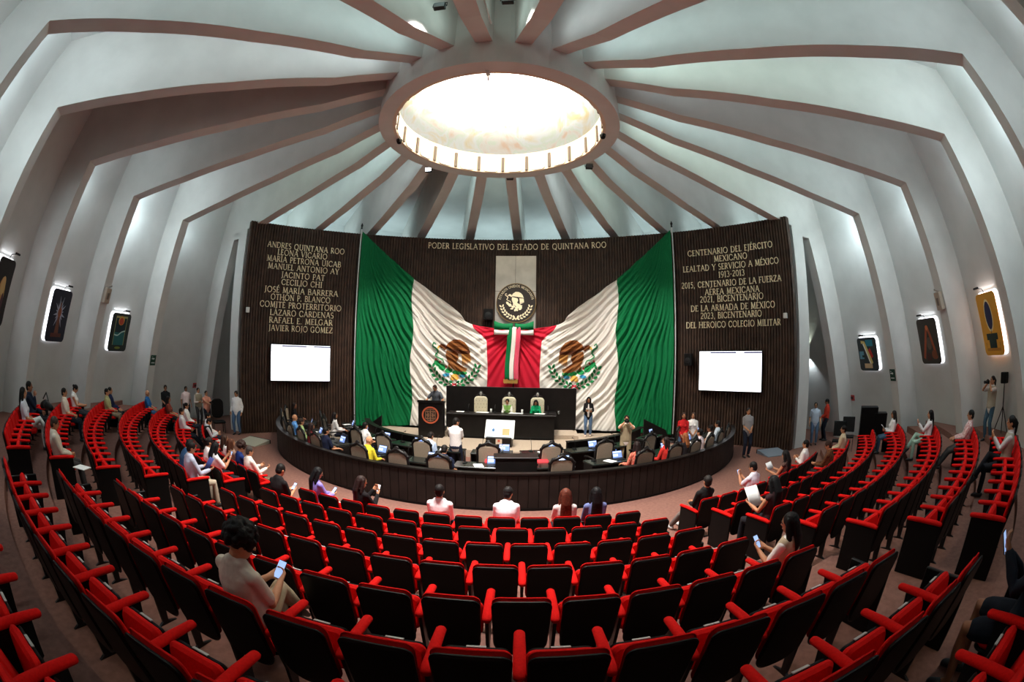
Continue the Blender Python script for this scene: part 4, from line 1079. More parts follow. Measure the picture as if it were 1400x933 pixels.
# black cabinet in the middle of the bench with red cloths beside it
t = empty('equipment_cabinet', BP(7, 8.3), rad(7), 'plain black cabinet in the middle just inside the curved bench', 'cabinet')
b = MB(); b.rbox(-.5, .5, -.22, .22, 0, .98, .012); b.build('body', BLACKWOOD, t)
b = MB(); b.rbox(-.54, .54, -.25, .25, .98, 1.02, .01); b.build('top', BLACKWOOD, t)
REDC = mat('red_cloth', (196, 36, 46), .8)
for phi, R, w, lab in ((3.0, 7.9, .42, 'red cloth hanging over a desk left of the black cabinet'), (11.2, 7.9, .55, 'red cloth hanging over a desk right of the black cabinet')):
    t = empty('red_cloth', BP(phi, R), rad(phi), lab, 'cloth'); b = MB(); V = []; F = []
    n = 16
    for i in range(n + 1):
        x = -w / 2 + w * i / n
        for y, z in ((.25, .78), (-.02, .785), (-.06, .76), (-.08 + .015 * math.sin(i * 1.7), .5), (-.09 + .03 * math.sin(i * 1.7), .15)): V.append((x, y, z))
    for i in range(n):
        for k in range(4): a_ = 5 * i + k; F.append((a_, a_ + 5, a_ + 6, a_ + 1))
    b.add(V, F); o = b.build('cloth', REDC, t, True, fix=False); md = o.modifiers.new('thick', 'SOLIDIFY'); md.thickness = .01

# ================================================================== THINGS ON THE SHELL WALLS
def wall_hit(px, py):
    d = ray(px, py); best = None
    for j in range(NR):
        a, c = RZ(j), RZ(j + 1)
        r0, r1 = wall_r(0), 13.3
        A = Vector((r0 * math.cos(a), r0 * math.sin(a), 0)); B = Vector((r0 * math.cos(c), r0 * math.sin(c), 0)); T = Vector((r1 * math.cos((a)), r1 * math.sin(a), 10.4))
        tg = (B - A).normalized(); n = tg.cross(T - A).normalized()
        if n.dot(-A) < 0: n = -n
        k = (A - CAM).dot(n) / d.dot(n)
        if k > 0:
            P = CAM + d * k; az = math.atan2(P.y, P.x); da = (az - a) % (2 * PI)
            if da <= rad(15) and 0 <= P.z <= 10.5: best = (P, tg, n, j)
    return best
def wall_frame(P, tg, n):
    x = -tg; up = n.cross(x).normalized() * -1
    if up.z < 0: up = -up
    x = up.cross(n) * 1.0            # local x to the viewer's right when looking along -n
    Mx = Matrix((x, -n, up)).transposed()      # local y points into the wall
    return Mx.to_4x4()
def mount(nm, px, py, lab, cat, off=0.0, group=None):
    P, tg, n, j = wall_hit(px, py); Mx = wall_frame(P, tg, n)
    t = empty(nm, (0, 0, 0), 0, lab, cat, group); Mx.translation = P + n * off; t.matrix_world = Mx; return t
GLOWP = mat('led_backing', (255, 255, 255), .5, emit=(246, 248, 255), es=2.2)
def art_shapes(kind):
    """flat layers: (material rgb, 2-D mesh) in a board of half size 1 x 1"""
    L = []
    if kind == 'burst':
        bg = (30, 32, 48)
        for i in range(18):
            a = rad(20 * i + 8); r = .5 + .22 * (i % 2); L.append(((170, 176, 196), ribbon([(0.1 * math.cos(a), .12 + .1 * math.sin(a)), (r * math.cos(a) * .9, .12 + r * math.sin(a))], [.16, .01], 1)))
        L.append(((120, 72, 52), ribbon([(0, -.78), (0, -.2), (0, .55)], [.5, .3, .12], 2))); L.append(((150, 84, 56), disc2(0, .15, .2, .2))); L.append(((104, 56, 44), ribbon([(-.6, -.78), (.6, -.78)], [.16, .16], 1)))
    elif kind == 'sunsea':
        bg = (34, 40, 36)
        L += [((150, 150, 96), ribbon([(-.66, .1), (.66, .1)], [1.62, 1.62], 1)), ((16, 40, 46), ribbon([(-.6, .05), (.6, .05)], [1.5, 1.5], 1)), ((26, 96, 96), ribbon([(-.6, -.35), (.6, -.35)], [.72, .72], 1)), ((176, 205, 196), ribbon(curve2([(-.6, -.12), (-.2, -.16), (.2, .02), (.6, .1)]), [.07] * 43, 1)), ((200, 148, 60), disc2(0, .66, .34, .26)), ((180, 62, 36), disc2(0, .62, .26, .2)), ((120, 130, 50), disc2(0, -.86, .34, .07))]
    elif kind == 'egg':
        bg = (232, 164, 44)
        L += [((246, 226, 170), disc2(0, .3, .44, .56)), ((34, 32, 78), disc2(0, .3, .36, .48)), ((24, 50, 44), ribbon([(-.62, -.42), (.62, -.42)], [.22, .22], 1)), ((24, 50, 44), ribbon([(-.4, -.66), (.4, -.66)], [.34, .34], 1)), ((40, 40, 40), ribbon([(0, -.18), (0, -.36)], [.05, .05], 1)), ((196, 130, 34), ribbon([(-.76, -.62), (-.76, -.86), (.76, -.86), (.76, -.62)], [.1] * 4, 1))]
    elif kind == 'earth':
        bg = (58, 52, 44)
        L += [((150, 72, 38), ribbon(curve2([(-.7, -.8), (-.4, -.1), (0, .62), (.4, -.1), (.7, -.8)]), [.22] * 57, 1)), ((96, 82, 70), disc2(.02, -.1, .26, .3)), ((186, 96, 46), disc2(0, .64, .16, .12)), ((120, 64, 36), disc2(.46, -.62, .3, .22)), ((70, 34, 28), ribbon([(-.4, -.72), (.1, -.72)], [.4, .3], 1))]
    elif kind == 'block':
        bg = (52, 58, 60)
        L += [((40, 130, 150), ribbon([(-.1, .72), (.7, .72)], [.4, .4], 1)), ((96, 150, 170), ribbon([(-.7, .2), (-.7, -.3)], [.5, .5], 1)), ((224, 200, 120), ribbon([(-.62, .78), (-.28, .78), (.4, -.6)], [.2, .2, .26], 1)), ((240, 236, 222), ribbon([(-.4, .7), (.28, -.7)], [.12, .12], 1)), ((200, 44, 36), ribbon([(.2, .34), (.5, -.2)], [.3, .26], 1)), ((214, 180, 140), ribbon([(-.5, -.74), (.4, -.74)], [.3, .3], 1)), ((28, 50, 40), ribbon([(-.66, -.12), (-.3, -.12)], [.14, .14], 1))]
    else:
        bg = (36, 30, 30)
        L += [((206, 156, 92), disc2(.0, -.1, .46, .6)), ((226, 190, 130), disc2(.06, .22, .3, .3)), ((110, 60, 44), ribbon([(-.4, -.7), (.5, -.7)], [.24, .24], 1)), ((90, 50, 60), disc2(.3, -.3, .16, .3))]
    return bg, L
def painting(px, py, w, hgt, kind, lab, tilt=0):
    t = mount('wall_picture', px, py, lab, 'picture', .0)
    b = MB(); b.prism(rrect(w, hgt, .14, 5), -.05, -.005, 'y'); b.build('light_box', GLOWP, t)
    bg, L = art_shapes(kind)
    b = MB(); b.prism(rrect(w * .97, hgt * .98, .14, 5), -.20, -.16, 'y', inset=.008); bd = b.build('board', mat('board_' + kind, bg, .6), t)
    b = MB()
    for sx in (-1, 1):
        for sz in (-1, 1): b.tube([(sx * w * .35, -.17, sz * hgt * .38), (sx * w * .35, -.02, sz * hgt * .38)], .015, 6)
    b.build('standoff', BLACKM, t)
    for i, (c, (V, F)) in enumerate(L):
        b = MB(); b.add([(x * w * .45, -.2015 - .0012 * i, z * hgt * .46) for x, z in V], F); b.build('painted_shape', mat('paint_%d_%d_%d' % c, c, .6), bd, fix=False)
    b = MB(); b.tube([(0, -.17, hgt * .49), (0, -.24, hgt * .56), (0, -.5, hgt * .6)], .012, 6); b.build('lamp_arm', BLACKM, t)
    b = MB(); b.tube([(-.12, -.5, hgt * .6), (.12, -.5, hgt * .6)], .03, 8); b.build('lamp_head', BLACKM, t)
    # glow spilling from the light box onto the wall
    o = light('picture_light', 'AREA', (0, -.06, hgt / 2 + .02), 2.5, (.95, .96, 1), .3, parent=t); o.rotation_euler = (rad(-150), 0, 0); o.data.shape = 'RECTANGLE'; o.data.size = w * .8; o.data.size_y = .05
    return t
painting(76, 430, 1.20, 1.75, 'burst', 'dark backlit picture of a pale spiky burst, middle of the left wall pictures')
painting(160, 453, 1.18, 1.55, 'sunsea', 'dark backlit picture of an orange sun over teal water, left wall')
painting(-4, 397, 1.0, 1.8, 'figure', 'backlit picture with a tan figure cut by the left picture edge')
painting(1190, 483, 1.18, 1.4, 'block', 'backlit picture of teal, yellow and red blocks on the right wall')
painting(1274, 465, 1.20, 1.6, 'earth', 'dark brown and orange backlit picture, middle of the right wall pictures')
painting(1359, 441, 1.16, 1.75, 'egg', 'yellow backlit picture with a dark blue oval on the right wall')
def rib_mount(nm, j, z, lab, cat):
    a = RZ(j); ra = Vector((math.cos(a), math.sin(a), 0)); P = ra * (leg_r(z) - .004) + Vector((0, 0, z)); up = Vector((-.272 * ra.x, -.272 * ra.y, 1)).normalized()
    x = ra.cross(up).normalized(); y = up.cross(x)
    X = Matrix((x, y, up)).transposed().to_4x4(); X.translation = P
    t = empty(nm, (0, 0, 0), 0, lab, cat); t.matrix_world = X; return t
def wall_box(px, py, w, hgt, d, nm, m, lab, cat, rib=None):
    t = mount(nm, px, py, lab, cat) if rib is None else rib_mount(nm, rib[0], rib[1], lab, cat); b = MB(); b.rbox(-w / 2, w / 2, -d, 0, -hgt / 2, hgt / 2, .012); b.build('case', m, t); return t
GSIGN = mat('sign_green', (18, 62, 46), .5); RSIGN = mat('sign_red', (176, 54, 54), .5)
for rb_, lab in (((6, 2.88), 'small dark green exit route sign on a rib of the left wall'), ((18, 2.82), 'small dark green exit route sign on a rib of the right wall')):
    t = wall_box(0, 0, .32, .44, .03, 'exit_route_sign', GSIGN, lab, 'sign', rb_)
    b = MB(); b.box(-.1, .0, -.036, -.03, .05, .09); b.add([(0, -.034, .02), (.07, -.034, .07), (0, -.034, .12)], [(0, 1, 2)]); b.ball((-.07, -.034, .14), (.02, .003, .02), 8, 5); b.box(-.1, .1, -.036, -.03, -.12, -.09); b.build('arrow_mark', WHITE, t, fix=False)
for px, py, lab in ((267, 527, 'small red camera sign on the left wall above the standing group'), (1165, 544, 'small red camera sign on the right wall above the black equipment')):
    t = wall_box(px, py, .36, .26, .03, 'camera_sign', RSIGN, lab, 'sign')
    b = MB(); b.box(-.1, .1, -.036, -.03, -.06, .06); b.lathe([(.03, 0), (.05, 0), (.05, .01), (.03, .01)], 14, X=Matrix.Translation((0, -.036, 0)) @ RX, closed=True); b.build('camera_mark', mat('sign_dark', (70, 20, 22), .6), t)
BEI = mat('beige_box', (176, 160, 144), .6)
for rb_, lab, dx in (((7, 5.1), 'beige box with a cable duct high on a left wall rib', 1), ((17, 5.05), 'beige box with a cable duct high on a right wall rib', -1)):
    t = wall_box(0, 0, .3, .52, .16, 'wall_box', BEI, lab, 'box', rb_)
    b = MB(); b.box(-.06, .06, -.17, -.16, -.12, .1); b.build('grille', mat('box_grille', (120, 106, 96), .7), t)
    b = MB(); b.tube([(0, -.03, .26), (dx * .235, -.02, .34), (dx * .235, 1.0, .34), (dx * .235, 1.02, -4.2)], .022, 6); b.build('cable_duct', mat('duct', (140, 130, 122), .7), t)
# sconce in the right passage
t = mount('wall_sconce', 1105, 482, 'black up-and-down wall lamp lighting the passage beside the right column', 'lamp')
b = MB(); b.lathe([(.05, -.16), (.075, -.16), (.075, .16), (.05, .16)], 16, closed=True); 
o = b.build('shade', BLACKM, t); o.location = (0, -.16, 0)
b = MB(); b.box(-.05, .05, -.12, 0, -.06, .06); b.build('bracket', BLACKM, t)
b = MB(); b.ball((0, -.16, .0), .045, 10, 6); b.build('bulb', LAMPM, t)
o = light('sconce_down', 'SPOT', (0, -.2, -.17), 60, (.85, .95, 1), .04, parent=t, angle=85, blend=.6); o.rotation_euler = (rad(12), 0, 0)
o = light('sconce_up', 'SPOT', (0, -.2, .17), 35, (.9, 1, .8), .04, parent=t, angle=80, blend=.6); o.rotation_euler = (rad(168), 0, 0)
# crack in the plaster
t = mount('plaster_crack', 1127, 353, 'dark crack in the white wall right of the tall doorway', 'crack', .06); b = MB(); b.tube([(0, -.01, .45), (.05, -.01, .2), (-.02, -.01, 0), (.06, -.01, -.2), (.0, -.01, -.45)], [.008, .02, .012, .018, .006], 5); b.build('crack', mat('crack_dark', (90, 84, 80), .9), t)

# ---- equipment at the far right: black stacking chairs and folded panels
def stack_chair(P, rz, lab):
    t = empty('stacking_chair', P, rz, lab, 'chair', 'black chairs by the right wall')
    for k, z in enumerate((.45,)):
        b = MB(); b.rbox(-.24, .24, -.22, .24, z, z + .06, .015); b.build('seat', BLACK, t)
    X = Matrix.Translation((0, -.22, .5)) @ Matrix.Rotation(rad(10), 4, 'X'); b = MB(); b.rbox(-.24, .24, -.02, .03, .1, .62, .015, X=X); b.build('backrest', BLACK, t)
    CHR = mat('chrome', (190, 190, 190), .2, .9)
    for sx in (-1, 1):
        for sy in (-1, 1): b = MB(); b.tube([(sx * .22, sy * .22, 0), (sx * .22, sy * .2, .45)], .014, 6); b.build('leg', CHR, t)
    b = MB(); b.box(-.2, .2, -.012, .0, .44, .455, X=X); b.build('back_rail', CHR, t)
for px, lab in ((1160, 'black stacking chair left in the pair by the right wall'), (1172, 'black stacking chair right in the pair by the right wall')):
    P = at_z(px, 590, .95); P = P * .96; stack_chair((P.x, P.y, tread_at(P.x, P.y)), 2.4, lab)
for px, lab, w_ in ((1186, 'larger black flight case leaning by the right wall', .75), (1201, 'smaller black flight case leaning by the right wall', .6)):
    P = at_z(px, 588, .75); t = empty('equipment_case', (P.x, P.y, tread_at(P.x, P.y)), rad(146), lab, 'case')
    X = Matrix.Rotation(rad(-9), 4, 'X'); b = MB(); b.rbox(-w_ / 2, w_ / 2, -.12, .12, .02, 1.15 * w_ / .75, .02, X=X); b.build('body', BLACK, t)
    b = MB(); b.box(-.1, .1, -.13, -.12, .5, .53, X=X); b.build('handle', BLACKM, t)
    b = MB(); b.box(-w_ / 2, w_ / 2, -.15, .15, 0, .03); b.build('foot', BLACKM, t)
# dark high-backed chair in the left passage
P = at_z(300, 592, .0)
t = empty('passage_chair', (P.x, P.y, 0), -2.2, 'dark high-backed chair standing in the shadow of the left passage', 'chair')
b = MB(); b.prism(rrect(.56, .8, .22, 6, 0, 1.0), -.28, -.2, 'y', inset=.02); b.build('backrest', BLACK, t)
b = MB(); b.rbox(-.28, .28, -.25, .28, .42, .52, .03); b.build('seat', BLACK, t)
for sx in (-1, 1):
    for sy in (-1, 1): b = MB(); b.tube([(sx * .24, sy * .23, 0), (sx * .24, sy * .23, .43)], .02, 6); b.build('leg', BLACKWOOD, t)

# ================================================================== PEOPLE
def remesh(b, name, mats, voxel, smooth=3):
    me0 = b.mesh('tmp', mats); fixn(me0)
    o = D.objects.new('tmp', me0); COL.objects.link(o)
    m = o.modifiers.new('r', 'REMESH'); m.mode = 'VOXEL'; m.voxel_size = voxel; m.use_smooth_shade = True
    if smooth: k = o.modifiers.new('s', 'SMOOTH'); k.factor = .5; k.iterations = smooth
    dg = bpy.context.evaluated_depsgraph_get()
    me = D.meshes.new_from_object(o.evaluated_get(dg)); me.name = name
    D.objects.remove(o); D.meshes.remove(me0)
    if not me.materials: me.materials.append(mats if not isinstance(mats, list) else mats[0])
    return me
def ik(S, T, l1, l2, hint):
    d = T - S; L = d.length
    if L > (l1 + l2) * .995: T = S + d * ((l1 + l2) * .995 / L); d = T - S; L = d.length
    if L < abs(l1 - l2) + .03: L = abs(l1 - l2) + .03
    u = d.normalized(); a = (l1 * l1 - l2 * l2 + L * L) / (2 * L); h = math.sqrt(max(0, l1 * l1 - a * a))
    p = hint - u * hint.dot(u); p = p.normalized() if p.length > 1e-6 else u.orthogonal().normalized()
    return S + u * a + p * h, T
def hand(b, W, d, n, side, curl, s, mi=0):
    d = d.normalized(); n = (n - d * n.dot(d)).normalized(); lat = d.cross(n) * side
    b.tube([W - d * .02 * s, W + d * .03 * s, W + d * .08 * s], [(.026 * s, .02 * s), (.036 * s, .017 * s), (.04 * s, .014 * s)], 8, mi, side=lat)
    for i in range(4):
        B = W + d * (.082 - .006 * abs(i - 1.3)) * s + lat * (.029 - .0195 * i) * s; l = (.07, .078, .072, .056)[i] * s
        d1 = (d * math.cos(curl * .5) + n * math.sin(curl * .5)); d2 = (d * math.cos(curl * 1.3) + n * math.sin(curl * 1.3)); d3 = (d * math.cos(curl * 1.9) + n * math.sin(curl * 1.9))
        p1 = B + d1 * l * .45; p2 = p1 + d2 * l * .32; b.tube([B - d * .012 * s, p1, p2, p2 + d3 * l * .24], [.0095 * s, .009 * s, .0082 * s, .007 * s], 6, mi)
    B = W + d * .03 * s + lat * .03 * s; t1 = (d * .55 + lat * .7 + n * .45).normalized(); t2 = (d * .85 + lat * .2 + n * .5).normalized()
    b.tube([W + d * .015 * s + lat * .012 * s, B + t1 * .022 * s, B + t1 * .022 * s + t2 * .03 * s, B + t1 * .022 * s + t2 * .055 * s], [.014 * s, .0125 * s, .011 * s, .008 * s], 6, mi)
SKIN = {'light': (214, 160, 128), 'tan': (190, 132, 98), 'brown': (150, 98, 72), 'dark': (112, 72, 54)}
EYE = mat('eye_dark', (30, 22, 20), .3); LIP = mat('lips', (150, 74, 66), .5); BROW = mat('eyebrow', (40, 28, 22), .8)
NP = 0
def cloth(rgb, plaid=None, name=None):
    if plaid: return mat('cloth_%d_%d_%d_p' % rgb, rgb, .9, rgb2=plaid, scale=26, spec=.15)
    return mat('cloth_%d_%d_%d' % rgb, rgb, .9, noise=.05, scale=22, bump=.25, spec=.15)
def person(loc, rz, label, pose='stand', H=1.7, f=0, lean=4, arms='side', legs='n', head=(0, 0), fat=1.0, skin='tan', top=(230, 230, 230), tplaid=None, sleeve='l', bottom=(40, 44, 60), hair=('short', (26, 20, 18)), shoes=(30, 28, 28), seat=.56, px=.0, jacket=None, voxel=.0135, group=None, bare=None, twist=0, vest=None, front=None, glasses=False):
    """one figure; local space: facing +y, origin on the floor"""
    s = H / 1.7; V3 = Vector
    root = empty('person', loc, rz, label, 'person', group)
    sm = mat('skin_' + skin, SKIN[skin], .55, spec=.3)
    up = V3((0, -math.sin(rad(lean)), math.cos(rad(lean)))); R = V3((math.cos(rad(twist)), math.sin(rad(twist)), 0)); fw = up.cross(R) * -1
    fw = R.cross(up) * -1 if R.cross(up).y < 0 else R.cross(up)
    pel = V3((0, px, .93 * s)) if pose == 'stand' else V3((0, px, seat))
    P = lambda x, y, z: pel + R * (x * s) + fw * (y * s) + up * (z * s)
    neck = P(0, -.005, .51); sw = (.16 if not f else .142) * (1 + (fat - 1) * .5); sh = [P(-sw, 0, .425), P(sw, 0, .425)]
    yaw, pit = head
    hf = (fw * math.cos(rad(yaw)) - R * math.sin(rad(yaw))); hf = V3((hf.x, hf.y, 0)).normalized()
    hu = V3((0, 0, 1)); hr = hf.cross(hu)
    hf2 = hf * math.cos(rad(pit)) - hu * math.sin(rad(pit)); hu2 = hu * math.cos(rad(pit)) + hf * math.sin(rad(pit))
    Hc = neck + hu2 * (.135 * s) + hf2 * (.02 * s)
    HX = Matrix((hr * s, hf2 * s, hu2 * s)).transposed().to_4x4(); HX.translation = Hc
    # ---- limbs
    T = {}
    W = []
    def tgt(x, y, z): return P(x, y, z)
    A = {'side': [(-.25, .05, -.06), (.25, .05, -.06)], 'lap': [(-.1, .3, .05), (.1, .3, .05)], 'clasp': [(-.045, .27, .05), (.045, .27, .06)], 'front': [(-.05, .2, .0), (.05, .21, .01)],
         'phone': [(-.06, .33, .22), (.06, .33, .22)], 'phone_low': [(-.06, .34, .12), (.06, .34, .12)], 'phone_hi': [(-.05, .36, .38), (.07, .34, .32)], 'camera': [(-.07, .2, .56), (.07, .2, .56)], 'desk': [(-.17, .36, .16), (.17, .36, .16)],
         'lectern': [(-.34, .34, .14), (.34, .34, .14)], 'chin': [(-.1, .3, .08), (.06, .17, .44)], 'read': [(-.16, .36, .2), (.16, .36, .2)], 'rest': [(-.27, .3, .12), (.27, .3, .12)], 'paper': [(-.13, .24, .14), (.1, .24, .16)], 'cross': [(-.14, .2, .26), (.14, .2, .24)], 'forward': [(-.1, .45, .2), (.12, .5, .24)]}[arms]
    arm = []
    for i, sd in ((0, -1), (1, 1)):
        S = sh[i]; t = tgt(*A[i]); hint = R * sd * (.8 if arms in ('camera', 'lectern', 'rest') else .28) - up * 1.0 - fw * .35
        E_, t = ik(S, t, .285 * s, .25 * s, hint); arm.append((S, E_, t))
    hip = [P(-.092, 0, -.02), P(.092, 0, -.02)]; leg = []
    for i, sd in ((0, -1), (1, 1)):
        if pose == 'stand':
            ft = V3((sd * .105 * s, px + (.06 if i else -.03), .085 * s)); hint = V3((sd * .1, 1, 0))
        else:
            dx, dy, dz = sd * .13, px + .46 * s, .09 * s
            if legs == 'fwd': dy += .22
            if legs == 'back': dy -= .12
            if legs == 'cross' and i: dx, dy, dz = -.12, px + .62 * s, seat - .22
            if legs == 'wide': dx *= 1.9
            ft = V3((dx, dy, dz)); hint = V3((sd * (.55 if legs == 'wide' else .12), .4, 1))
            if legs == 'cross' and i: hint = V3((-.1, .4, 1.2))
        K, ft2 = ik(hip[i], ft, .43 * s, .42 * s, hint); leg.append((hip[i], K, ft2))
    # ---- torso sections (t along the spine, rx, ry)
    if f: sec = [(-.11, .145, .11), (-.03, .17, .12), (.06, .158, .112), (.15, .128 * fat, .096 * fat), (.24, .136, .105), (.33, .15, .115), (.41, .15, .092), (.46, .115, .075), (.50, .06, .058)]
    else: sec = [(-.11, .14, .105), (-.03, .16, .115), (.06, .157 * fat, .118 * fat), (.15, .152 * fat, .118 * fat), (.25, .162, .118), (.34, .176, .12), (.41, .178, .1), (.46, .125, .08), (.50, .064, .062)]
    def torso(b, infl, t0=-.2, t1=.6, mi=0):
        q = [x for x in sec if t0 <= x[0] <= t1]; b.tube([P(0, 0, x[0]) for x in q], [((x[1] + infl) * s, (x[2] + infl) * s) for x in q], 16, mi, side=R)
        if f and infl >= -.01 and t1 > .3:
            for sd in (-1, 1): b.ball(P(sd * .07, .085, .3), (.062 * s, .055 * s, .06 * s), 10, 8, mi)
    b = MB()
    torso(b, -.012)
    b.tube([P(0, -.005, .46), neck + hu2 * (.06 * s)], [.056 * s, .052 * s], 10)
    b.ball((0, -.005, .018), (.073, .093, .1), 16, 12, X=HX); b.ball((0, .024, -.045), (.056, .062, .068), 12, 8, X=HX)
    b.tube([(0, .088, .015), (0, .103, -.012)], [.008, .014], 8, X=HX)
    for sd in (-1, 1): b.ball((sd * .074, -.012, -.005), (.012, .018, .03), 8, 6, X=HX)
    for sd_, (S, E_, t) in zip((-1, 1), arm):
        b.ball(S, .05 * s, 10, 8); b.tube([P(0, -.012, .462) + R * (sd_ * .03 * s), (P(0, -.012, .455) * .35 + S * .65), S], [.05 * s, .05 * s, .05 * s], 10); b.tube([S, (S + E_) / 2, E_, E_ + (t - E_) * .35, t], [.047 * s, .044 * s, .037 * s, .037 * s, .025 * s], 10)
    for h_, K, ft in leg:
        b.tube([h_, h_ + (K - h_) * .5, K, K + (ft - K) * .35, ft], [.08 * s, .07 * s, .05 * s, .05 * s, .034 * s], 10)
        b.tube([ft, ft + V3((0, .1 * s, -.045 * s))], [.03 * s, .026 * s], 8)
    near = voxel < .01
    hd = MB() if not near else b
    for i, (S, E_, t) in enumerate(arm):
        sd = -1 if i == 0 else 1
        if arms == 'side': n = R * -sd
        elif arms in ('lap', 'desk', 'lectern', 'rest'): n = up * -1
        elif arms in ('phone', 'phone_low', 'phone_hi', 'read', 'paper'): n = (R * -sd * .6 - fw * .2 + up * .7)
        else: n = R * -sd
        d = (t - E_).normalized()
        if arms in ('desk', 'lap', 'lectern', 'rest'): d = (d + fw * .5 - up * .2).normalized()
        hand(hd, t, d, n, -sd if arms not in ('lap', 'desk', 'lectern', 'rest') else -sd, .35 if arms in ('desk', 'lap', 'side', 'lectern', 'rest') else .95, s)
    me = remesh(b, 'body', sm, voxel)
    x = MB(); x.v = [tuple(v.co) for v in me.vertices]; x.f = [tuple(p.vertices) for p in me.polygons]; x.m = [0] * len(x.f)
    if not near: x.add(hd.v, hd.f, 0)
    for sd in (-1, 1):
        x.ball((sd * .03, .079, .012), (.0125, .01, .008), 8, 6, 1, HX); x.tube([(sd * .047, .076, .034), (sd * .03, .085, .038), (sd * .014, .086, .034)], .0055, 5, 3, HX)
    x.tube([(-.022, .078, -.052), (0, .086, -.051), (.022, .078, -.052)], [.005, .0075, .005], 6, 2, HX)
    D.meshes.remove(me)
    x.build('body', [sm, EYE, LIP, BROW], root, True, fix=False)
    cv = max(.0125, voxel) if not near else voxel * 1.1
    # ---- shirt
    b = MB(); hem = -.13 if not f else -.1
    torso(b, .012, hem - .01, .47)
    for i, (S, E_, t) in enumerate(arm):
        sq = -1 if i == 0 else 1; b.tube([P(0, -.012, .462) + R * (sq * .03 * s), (P(0, -.012, .455) * .35 + S * .65), S], [.06 * s, .06 * s, .06 * s], 10)
        if sleeve == 'n': b.ball(S, .056 * s, 10, 8); continue
        b.ball(S, .06 * s, 10, 8)
        if sleeve == 's': b.tube([S, S + (E_ - S) * .72], [.06 * s, .062 * s], 10)
        else: b.tube([S, (S + E_) / 2, E_, E_ + (t - E_) * .4, E_ + (t - E_) * .92], [.06 * s, .056 * s, .051 * s, .048 * s, .038 * s], 10)
    b.tube([P(0, -.008, .455), P(0, -.008, .505)], [.076 * s, .066 * s], 12)
    if not f and sleeve != 'n':
        for q in range(8):
            a_ = rad(-150 + 300 * q / 8) + PI; a2 = rad(-150 + 300 * (q + 1) / 8) + PI
            pc = lambda t: P(0, -.008, .5) + R * (.066 * s * math.sin(t)) + fw * (.062 * s * math.cos(t)) - up * (.012 * s * (1 + math.cos(t)))
            b.tube([pc(a_), pc(a2)], [(.014 * s), (.014 * s)], 8)
    me = remesh(b, 'shirt', cloth(top, tplaid), cv, 2); o = D.objects.new('shirt', me); COL.objects.link(o); o.parent = root
    if vest:
        b = MB(); torso(b, .024, -.1, .42)
        for S, E_, t in arm: b.ball(S + (neck - S) * .12, .066 * s, 10, 8)
        me = remesh(b, 'vest', cloth(vest), cv, 2); o = D.objects.new('vest', me); COL.objects.link(o); o.parent = root
    if front:
        b = MB(); b.tube([P(0, .07, -.06), P(0, .075, .12), P(0, .08, .28), P(0, .06, .43)], [(.06 * s, .07 * s), (.062 * s, .058 * s), (.062 * s, .066 * s), (.03 * s, .04 * s)], 12, side=R)
        b.build('blouse', cloth(front), root, True)
    # ---- trousers
    if bottom:
        b = MB(); b.ball(P(0, -.005, -.05), (.165 * s, .13 * s, .12 * s), 14, 10)
        for h_, K, ft in leg:
            end = .93 if bare is None else bare
            if bare is None: b.tube([h_, h_ + (K - h_) * .5, K, K + (ft - K) * .4, K + (ft - K) * end], [.094 * s, .084 * s, .066 * s, .062 * s, .054 * s], 12)
            else: b.tube([h_, h_ + (K - h_) * .5, h_ + (K - h_) * bare], [.096 * s, .09 * s, .078 * s], 12)
        me = remesh(b, 'trousers', cloth(bottom), cv, 2); o = D.objects.new('trousers' if bare is None else 'shorts', me); COL.objects.link(o); o.parent = root
    for h_, K, ft in leg:
        dz = -.05; fd = V3((0, 1, 0)) if not (legs == 'cross' and ft.z > .2) else V3((-.2, .7, -.6)).normalized()
        b = MB(); b.tube([ft - fd * .045 * s + V3((0, 0, -.035 * s)), ft + fd * .06 * s + V3((0, 0, -.04 * s)), ft + fd * .15 * s + V3((0, 0, -.055 * s))], [(.038 * s, .045 * s), (.043 * s, .04 * s), (.036 * s, .026 * s)], 10, side=V3((1, 0, 0)))
        b.build('shoe', mat('shoe_%d_%d_%d' % shoes, shoes, .5), root, True)
    # ---- hair
    st, hc = hair; hm = mat('hair_%d_%d_%d' % hc, tuple(int(v * .8) for v in hc), .6, noise=.3, scale=45, bump=.6, spec=.2)
    if st != 'bald':
        b = MB()
        if st == 'curly':
            rnd = random.Random(3)
            b.ball((0, -.02, .045), (.095, .105, .1), 14, 10, X=HX)
            for k in range(150):
                a = rnd.uniform(0, 2 * PI); e = rnd.uniform(-.55, 1.57); r = .112
                p = (r * math.cos(e) * math.cos(a) * .95, -.02 + r * math.cos(e) * math.sin(a), .05 + r * math.sin(e))
                if p[1] > .06 and p[2] < .07: continue
                b.ball(p, rnd.uniform(.02, .032), 7, 5, X=HX)
        else:
            b.ball((0, -.014, .033), (.082, .094, .092), 16, 12, X=HX)
            b.ball((0, -.045, -.015), (.072, .06, .075), 12, 8, X=HX)
            if st == 'fringe': b.tube([(-.06, .07, .07), (0, .092, .075), (.06, .07, .07)], .02, 8, X=HX)
